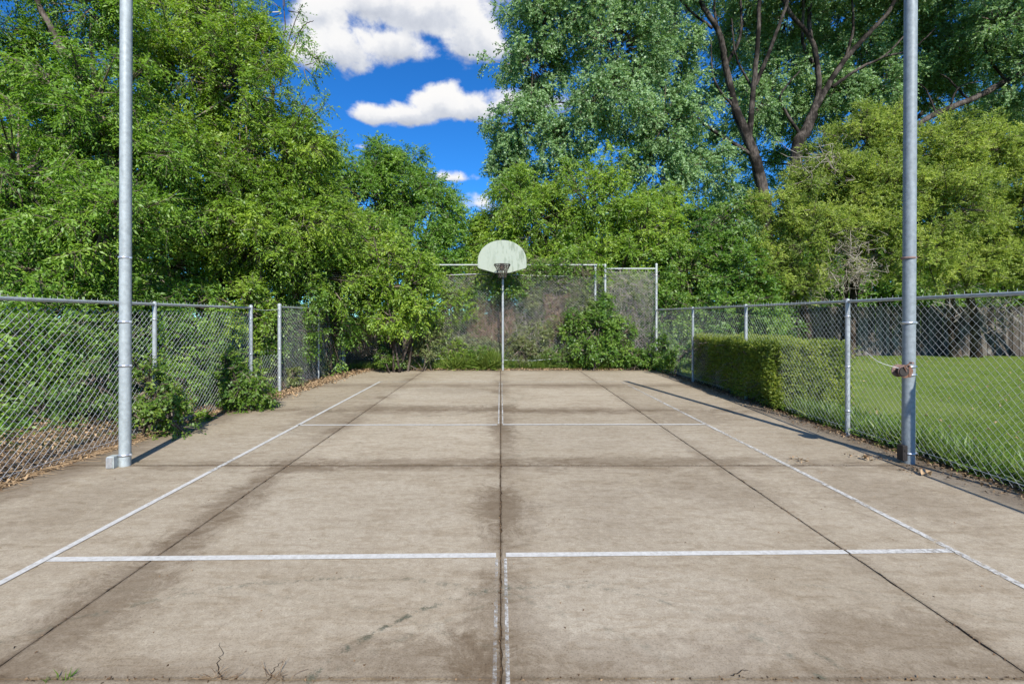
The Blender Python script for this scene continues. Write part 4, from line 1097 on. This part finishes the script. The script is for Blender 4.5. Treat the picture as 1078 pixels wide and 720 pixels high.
parts = [blades(6500, lambda n: 4.97 + np.abs(rng.normal(size=n)) * .35, U(2.4, 8.4), .09, .26, w=.055),
         blades(4000, lambda n: 4.92 + np.abs(rng.normal(size=n)) * .2, clumped(2.4, 8.4, 30, .12), .14, .36, w=.06)]
V, Q, T = cat(parts); o = npmesh('tall_grass', V, Q, M['grass'], None, T); props(o, 'unmown grass under the right fence', 'grass', kind='stuff')
parts = [blades(4500, clumped(-1.9, .1, 9, .16), lambda n: 14.72 + np.abs(rng.normal(size=n)) * .16, .12, .50, w=.06, tc=.6), blades(2500, clumped(-1.6, -.1, 5, .10), lambda n: 14.72 + np.abs(rng.normal(size=n)) * .14, .3, .75, w=.05, tc=.7), blades(5000, clumped(.2, 3.1, 22, .2), lambda n: 14.8 + np.abs(rng.normal(size=n)) * .16, .14, .40, w=.05),
         blades(3500, clumped(2.3, 4.7, 12, .15), lambda n: 14.78 + np.abs(rng.normal(size=n)) * .14, .15, .45, w=.06), blades(1800, clumped(-4.6, -2.0, 12, .15), lambda n: 14.7 + np.abs(rng.normal(size=n)) * .14, .10, .32, w=.06),
         blades(5000, U(-1.9, 3.0), lambda n: 15.1 + np.abs(rng.normal(size=n)) * .5, .3, .8, w=.04, tc=.75)]
V, Q, T = cat(parts); o = npmesh('tall_grass', V, Q, M['grass'], None, T); props(o, 'tall bright grass along the foot of the backstop', 'grass', kind='stuff')
# low broad weeds along the right fence foot
pts = np.stack([5.0 + np.abs(rng.normal(size=1500)) * .30, rng.uniform(2.6, 8.3, 1500), np.full(1500, .03)], -1)
pts = np.concatenate([pts, pts + rng.normal(size=pts.shape) * [.12, .3, 0]])
V, Q, T = spray_leaves(pts, rng.normal(size=pts.shape) * .8 + [0, 0, .8], rng.uniform(.06, .16, 3000), 7, .036, .42, np.clip(rng.normal(.32, .22, 3000), 0, 1))
o = npmesh('ground_cover', V, Q, M['leaf_elm'], None, T); props(o, 'low leafy weeds under the right fence', 'weeds', kind='stuff')


def litter_leaves(pts, L, tn, flat=.45):
    d = rng.normal(size=pts.shape) * [1, 1, flat]; nn = rng.normal(size=pts.shape) * .6 + [0, 0, 1]
    return leaf_arrays(pts, d, nn, L, .5, tn, fold=.5, curl=.3)


def gz(x, y): return np.array([ground_z(a, b) for a, b in zip(x, y)])


n = 34000
y = 2.2 + rng.random(n) * 6.6; e = np.array([left_edge(v) for v in y]) + .02; t = rng.random(n) ** .8
x = e - t * (.50 + .75 * (rng.random(n) < .35)); z = gz(x, y) + rng.random(n) ** 2 * .10 * np.minimum(1, t * 4) * (1.0 + .5 * np.sin(y * 3))
keep = (y < 6.9) | (rng.random(n) < .45); x, y, z = x[keep], y[keep], z[keep]
P0 = np.stack([x, y, np.maximum(z, .004)], -1)
a1 = litter_leaves(P0, rng.uniform(.018, .058, len(P0)), np.clip(rng.normal(.58, .28, len(P0)), 0, 1))
k = 2600; y = rng.uniform(9, 14.8, k); x = np.array([left_edge(v) for v in y]) - .05 + rng.normal(size=k) * .16; 
a2 = litter_leaves(np.stack([x, y, np.maximum(gz(x, y), .0) + .012], -1), rng.uniform(.03, .075, k), np.clip(rng.normal(.55, .25, k), 0, 1))
k = 3200
A = P0[rng.integers(0, len(P0), k)] + [0, 0, .02]; B = A + rng.normal(size=A.shape) * [.14, .14, .03]
a3 = sticks(A, B, np.full(k, .0035), np.full(k, .002), rng.uniform(.3, 1, k))
V, Q, T = cat([a1, a2, a3]); o = npmesh('leaf_litter', V, Q, M['litter'], None, T); props(o, 'deep brown leaf litter under the left fence', 'dry leaves', kind='stuff')
k = 3600; x = rng.uniform(-4.6, 4.6, k); y = 14.66 + np.abs(rng.normal(size=k)) * .14 - .05
a1 = litter_leaves(np.stack([x, y, np.maximum(gz(x, y), .0) + .012 + rng.random(k) * .02], -1), rng.uniform(.03, .075, k), np.clip(rng.normal(.65, .22, k), 0, 1))
V, Q, T = cat([a1]); o = npmesh('leaf_litter', V, Q, M['litter'], None, T); props(o, 'pale dry leaves along the back edge of the court', 'dry leaves', kind='stuff')
k = 3200; y = rng.uniform(2.2, 13.5, k); x = 4.74 + rng.normal(size=k) * .13 + np.where(rng.random(k) < .1, -.12, 0)
a1 = litter_leaves(np.stack([x, y, np.maximum(gz(x, y), np.where(x < 4.7, .004, -1)) + .012], -1), rng.uniform(.015, .05, k), np.clip(rng.normal(.28, .25, k), 0, 1))
pc = np.array([[4.30, 5.0], [4.36, 5.08], [4.22, 4.95], [4.12, 5.45], [4.05, 5.52], [4.28, 5.38], [3.35, 5.40], [3.30, 5.36]])
q = np.repeat(pc, 16, 0) + rng.normal(size=(128, 2)) * .045
a2 = litter_leaves(np.column_stack([q, np.full(128, .012) + rng.random(128) * .02]), rng.uniform(.014, .042, 128), np.clip(rng.normal(.42, .22, 128), 0, 1))
V, Q, T = cat([a1, a2]); o = npmesh('leaf_litter', V, Q, M['litter'], None, T); props(o, 'dark soil and dry leaves along the right edge of the court', 'dry leaves', kind='stuff')
# crumbs of soil and dry plant in the joints and blown over the slabs
k = 1500; jj = rng.integers(0, 6, k); s = rng.uniform(-4.3, 4.5, k); l = rng.uniform(1.6, 14.4, k)
x = np.where(jj < 3, np.array([-2.30, 0.0, 2.36])[jj % 3], s); y = np.where(jj < 3, l, np.array([2.14, 5.22, 8.30])[jj % 3])
q = np.column_stack([x + rng.normal(size=k) * .008, y + rng.normal(size=k) * .008, np.full(k, .0015)])
a1 = litter_leaves(q, rng.uniform(.008, .022, k), np.clip(rng.normal(.15, .12, k), 0, 1), .2)
k = 420; q = np.column_stack([rng.uniform(-4.3, 4.5, k), 1.9 + rng.random(k) ** 1.5 * 12, np.full(k, .003)])
a2 = litter_leaves(q, rng.uniform(.008, .020, k), np.clip(rng.normal(.2, .2, k), 0, 1), .15)
V, Q, T = cat([a1, a2]); o = npmesh('joint_debris', V, Q, M['litter'], None, T); props(o, 'crumbs of soil and dead plant caught in the court joints', 'debris', kind='stuff')
# two curled brown leaves that stand out
for nm, lab, x, y, L, an in (('fallen_leaf', 'big curled tan leaf on the concrete, right of the winch pole foot', 4.30, 4.88, .13, .3), ('fallen_leaf', 'curled brown leaf beside the foot of the winch pole, nearer the line', 4.10, 5.42, .09, 1.4)):
    V = []; Q = []; n1, n2 = 9, 5
    for i in range(n1):
        for j in range(n2):
            u = i / (n1 - 1); v = (j / (n2 - 1) - .5) * 2; w = L * .32 * math.sin(math.pi * min(1, u * .92 + .06)) ** .8
            px_, py_ = (u - .5) * L, v * w
            V.append((x + px_ * math.cos(an) - py_ * math.sin(an), y + px_ * math.sin(an) + py_ * math.cos(an), .012 + .035 * v * v * (.4 + u) + .02 * math.sin(u * 4)))
    Q = [(i * n2 + j, (i + 1) * n2 + j, (i + 1) * n2 + j + 1, i * n2 + j + 1) for i in range(n1 - 1) for j in range(n2 - 1)]
    o = npmesh(nm, V, Q, M['litter'], None, [.78] * len(V), True, loc=(x, y, 0)); props(o, lab, 'leaf', 'curled leaves by the winch pole')
# weeds growing out of the near joint
for px, py, s, lab in ((70, 714, 1.0, 'small green grass tuft in the joint nearest the camera, far left'), (52, 716, .6, 'tiny grass tuft beside the small green tuft in the nearest joint')):
    yy = EYE * F / (py - HY); xx = (px - CX) / F * yy
    V, Q, T = blades(26, lambda n: xx + rng.normal(size=n) * .022 * s, lambda n: yy + rng.normal(size=n) * .012, .025 * s, .065 * s, fz=lambda a, b: np.full(len(a), .0), w=.10, lean=.8)
    o = npmesh('grass_tuft', V, Q, M['grass'], None, T); props(o, lab, 'grass tuft', 'weeds in the nearest joint')
for px, lab in ((232, 'dry wiry weed in the nearest joint, left of the centre line'), (292, 'dry wiry weed in the nearest joint, closer to the centre line')):
    yy = 2.145; xx = (px - CX) / F * yy; A = []; B = []
    for k in range(16):
        a = np.array([xx + rng.normal() * .03, yy + rng.normal() * .006, .0]); d = np.array([rng.normal() * .6, rng.normal() * .5, .35])
        for j in range(3):
            b = a + d * .022; b[2] = max(b[2], .002); A.append(a); B.append(b); a = b; d = d + rng.normal(size=3) * [.4, .4, .3]
    A, B = np.array(A), np.array(B); V, Q, T = sticks(A, B, np.full(len(A), .0012), np.full(len(A), .0009), rng.uniform(0, .6, len(A)))
    o = npmesh('dry_weed', V, Q, M['litter'], None, T); props(o, lab, 'weed', 'weeds in the nearest joint')


# ------------------------------------------------------------------ board fence at the far side of the lawn
def board_fence():
    m, T = mat('weathered_boards'); co = T.n('ShaderNodeTexCoord').outputs['Object']
    w = T.n('ShaderNodeAttribute', attribute_name='wear').outputs['Fac']
    n1 = T.noise(T.scale(co, (1, 1, .12)), 30, 6, .7); n2 = T.noise(co, 2.3, 6, .7)
    c = T.ramp(w, [(0, (.05, .042, .034)), (.6, (.105, .09, .076)), (1, (.20, .18, .155))])
    c = T.mix(T.step(n1, .40, .66, 0, .65), c, (.055, .045, .036)); c = T.mix(T.step(n2, .50, .66, 0, .7), c, (.27, .25, .22))
    finish(T, principled(T, c, .92, spec=.1, bump=n1, bstr=.7, bdist=.01))
    y = 19.4; x = 10.2
    root = thing('board_fence', 'dark weathered board fence in dappled shade beyond the lawn, under the junipers', 'fence', (18.2, y, 0))
    while x < 26:
        mb = MB(); mb.box((x, y + .10, 1.0), (.11, .11, 2.16), rng.normal() * .02, .012, ); mb.build('post', m, root)
        mb = MB(); xx = x + .06
        while xx < x + 2.34:
            wd = rng.uniform(.125, .155); hh = 2.0 + rng.normal() * .015; k = len(mb.v)
            mb.box((xx + wd / 2, y + rng.normal() * .006, hh / 2 + .02), (wd - rng.uniform(.006, .016), .02, hh), rng.normal() * .02, .004); mb.w[k:] = [float(np.clip(rng.normal(.5, .28), 0, 1))] * (len(mb.v) - k); xx += wd
        mb.build('board_panel', m, root)
        for z in (.35, 1.65):
            mb = MB(); mb.box((x + 1.2, y + .055, z), (2.29, .04, .09), bev=.006); mb.build('rail', m, root)
        x += 2.4


board_fence()
def at_wall(px): return (px - CX) / F * 18.9
vine('dry hanging growth in front of the board fence, left of the winch pole', [(at_wall(826), at_wall(880), .9, 2.4, 18.9, 1)], 90, 'leaf_pale', 260, group='dry growth hanging over the board fence', r=.008)
vine('dry hanging growth in front of the board fence, right of the winch pole', [(at_wall(1020), at_wall(1072), 1.0, 2.4, 18.9, 1)], 90, 'leaf_pale', 260, group='dry growth hanging over the board fence', r=.008)
k = 260; y = rng.uniform(3.5, 18.5, k); x = 5.1 + rng.random(k) * np.minimum(15, y * 1.1 - 3.4).clip(.5)
V, Q, T = litter_leaves(np.stack([x, y, np.full(k, .085)], -1), rng.uniform(.04, .085, k), np.clip(rng.normal(.5, .25, k), 0, 1), .3)
o = npmesh('lawn_leaves', V, Q, M['litter'], None, T); props(o, 'dry leaves scattered over the lawn', 'dry leaves', kind='stuff')

# ------------------------------------------------------------------ light, sky, camera
EL = R(39); AZ = math.atan2(.20, -.98)          # where the sun stands: behind the camera, a little to the right
sun = bpy.data.lights.new('sun', 'SUN'); sun.energy = 4.6; sun.angle = R(.53); sun.color = (1.0, .955, .885)
so = bpy.data.objects.new('sun', sun); COL.objects.link(so)
sd = Vector((math.sin(AZ) * math.cos(EL), math.cos(AZ) * math.cos(EL), math.sin(EL)))
so.rotation_euler = (-sd).to_track_quat('-Z', 'Y').to_euler(); so.location = sd * 60


def world():
    w = bpy.data.worlds.new('World'); S.world = w; w.use_nodes = True
    T = NT(w.node_tree)
    sky = T.n('ShaderNodeTexSky', sky_type='NISHITA'); sky.sun_disc = False
    sky.sun_elevation = EL; sky.sun_rotation = AZ; sky.altitude = 1600; sky.air_density = 1.0; sky.dust_density = .15; sky.ozone_density = 3.0
    hs = T.n('ShaderNodeHueSaturation'); hs.inputs['Saturation'].default_value = 1.24; hs.inputs['Value'].default_value = 1.0
    T.put(hs.inputs['Color'], sky.outputs[0])
    skyc = T.mix(1, hs.outputs[0], (.31, .68, .92), 'MULTIPLY')
    d = T.n('ShaderNodeTexCoord').outputs['Generated']
    sp = T.n('ShaderNodeSeparateXYZ'); T.put(sp.inputs[0], d)
    az = T.m('ARCTAN2', sp.outputs[0], sp.outputs[1]); el = T.m('ARCSINE', sp.outputs[2])
    nz = T.noise(T.scale(d, (1, 1, 1.5)), 9, 8, .60, .2); lump = T.noise(d, 26, 6, .55)
    dens = None; sw = None; sd_ = None
    blobs = [(430, 8, 118, 52), (355, 52, 46, 34), (500, 42, 44, 44), (415, 52, 55, 30), (325, 60, 26, 18), (340, 15, 40, 30),
             (462, 112, 34, 25), (500, 118, 40, 21), (392, 124, 33, 16), (430, 124, 40, 15), (545, 112, 50, 22), (383, 155, 22, 7), (480, 188, 34, 9), (500, 214, 26, 20)]
    for px, py, rx, ry in blobs:
        a0 = math.atan2(px - CX, F); e0 = math.atan2(HY - py, math.hypot(F, px - CX))
        ra = rx / F * math.cos(a0) ** 2; re = ry / F * math.cos(e0) ** 2
        dx = T.m('DIVIDE', T.m('SUBTRACT', az, a0), ra); dy = T.m('DIVIDE', T.m('SUBTRACT', el, e0), re)
        low = T.m('MULTIPLY', T.m('MINIMUM', dy, 0.0), .45)          # flat bases
        dy = T.m('ADD', dy, low)
        f = T.m('SUBTRACT', 1.0, T.m('SQRT', T.m('ADD', T.m('MULTIPLY', dx, dx), T.m('MULTIPLY', dy, dy))))
        if py > 150: f = T.m('SUBTRACT', T.m('MULTIPLY', f, .6), .10)
        wgt = T.m('POWER', T.m('MAXIMUM', T.m('ADD', f, .35), .001), 2.0); wd = T.m('MULTIPLY', wgt, dy)
        sw = wgt if sw is None else T.m('ADD', sw, wgt); sd_ = wd if sd_ is None else T.m('ADD', sd_, wd)
        dens = f if dens is None else T.m('SMOOTH_MAX', dens, f, .18)
    other = T.m('MULTIPLY', T.m('SUBTRACT', T.noise(T.scale(d, (1, 1, 2.2)), 3.2, 7, .6), .56), 5.0)
    out = T.step(sp.outputs[1], .55, .75, 1, 0)
    dens = T.m('MAXIMUM', dens, T.m('SUBTRACT', T.m('MULTIPLY', other, out), T.m('SUBTRACT', 1, out)))
    full = T.m('ADD', T.m('ADD', dens, T.m('MULTIPLY', T.m('SUBTRACT', nz, .5), 1.9)), T.m('MULTIPLY', T.m('SUBTRACT', lump, .5), .9))
    cov = T.step(full, -.06, .42)
    # thicker and lower parts of a cloud are greyer, tops catch the sun
    up = T.n('ShaderNodeVectorMath', operation='ADD'); T.put(up.inputs[0], d); up.inputs[1].default_value = (.012, 0, .030)
    nzu = T.m('ADD', T.noise(T.scale(up.outputs[0], (1, 1, 1.5)), 9, 8, .60, .2), T.m('MULTIPLY', T.noise(up.outputs[0], 26, 6, .55), .55))
    rel = T.m('SUBTRACT', T.m('ADD', nz, T.m('MULTIPLY', lump, .55)), nzu)
    hgt = T.m('DIVIDE', sd_, sw)
    sh = T.m('SUBTRACT', T.m('SUBTRACT', T.m('ADD', T.m('MULTIPLY', full, .16), .22), T.m('MULTIPLY', rel, .85)), T.m('MULTIPLY', hgt, .60))
    cc = T.ramp(sh, [(0, (1.0, 1.0, 1.0)), (.26, (.95, .96, .98)), (.48, (.70, .74, .82)), (.85, (.44, .49, .60))])
    cc = T.mix(1, cc, (4.75, 4.7, 4.65), 'MULTIPLY')
    c = T.mix(cov, skyc, cc)
    c = T.mix(T.step(sp.outputs[2], -.02, .0, 1, 0), c, (1.2, 1.3, 1.2))
    bg = T.n('ShaderNodeBackground'); bg.inputs['Strength'].default_value = .145
    T.put(bg.inputs['Color'], c)
    o = T.n('ShaderNodeOutputWorld'); T.t.links.new(bg.outputs[0], o.inputs[0])


world()
cam = bpy.data.cameras.new('camera'); cam.sensor_width = 36; cam.lens = F / 1078 * 36
cam.shift_x = (539 - CX) / 1078; cam.shift_y = -(360 - HY) / 1078; cam.clip_start = .05; cam.clip_end = 3000
co = bpy.data.objects.new('camera', cam); COL.objects.link(co); co.location = (0, 0, EYE); co.rotation_euler = (R(90), 0, 0)
S.camera = co
S.view_settings.view_transform = 'Standard'; S.view_settings.look = 'None'; S.view_settings.exposure = 0.52; S.view_settings.gamma = 1
S.view_settings.use_curve_mapping = False
S.render.engine = 'CYCLES'
cy = S.cycles; cy.max_bounces = 7; cy.diffuse_bounces = 3; cy.glossy_bounces = 2; cy.transmission_bounces = 5; cy.transparent_max_bounces = 8
cy.caustics_reflective = False; cy.caustics_refractive = False; cy.sample_clamp_indirect = 6
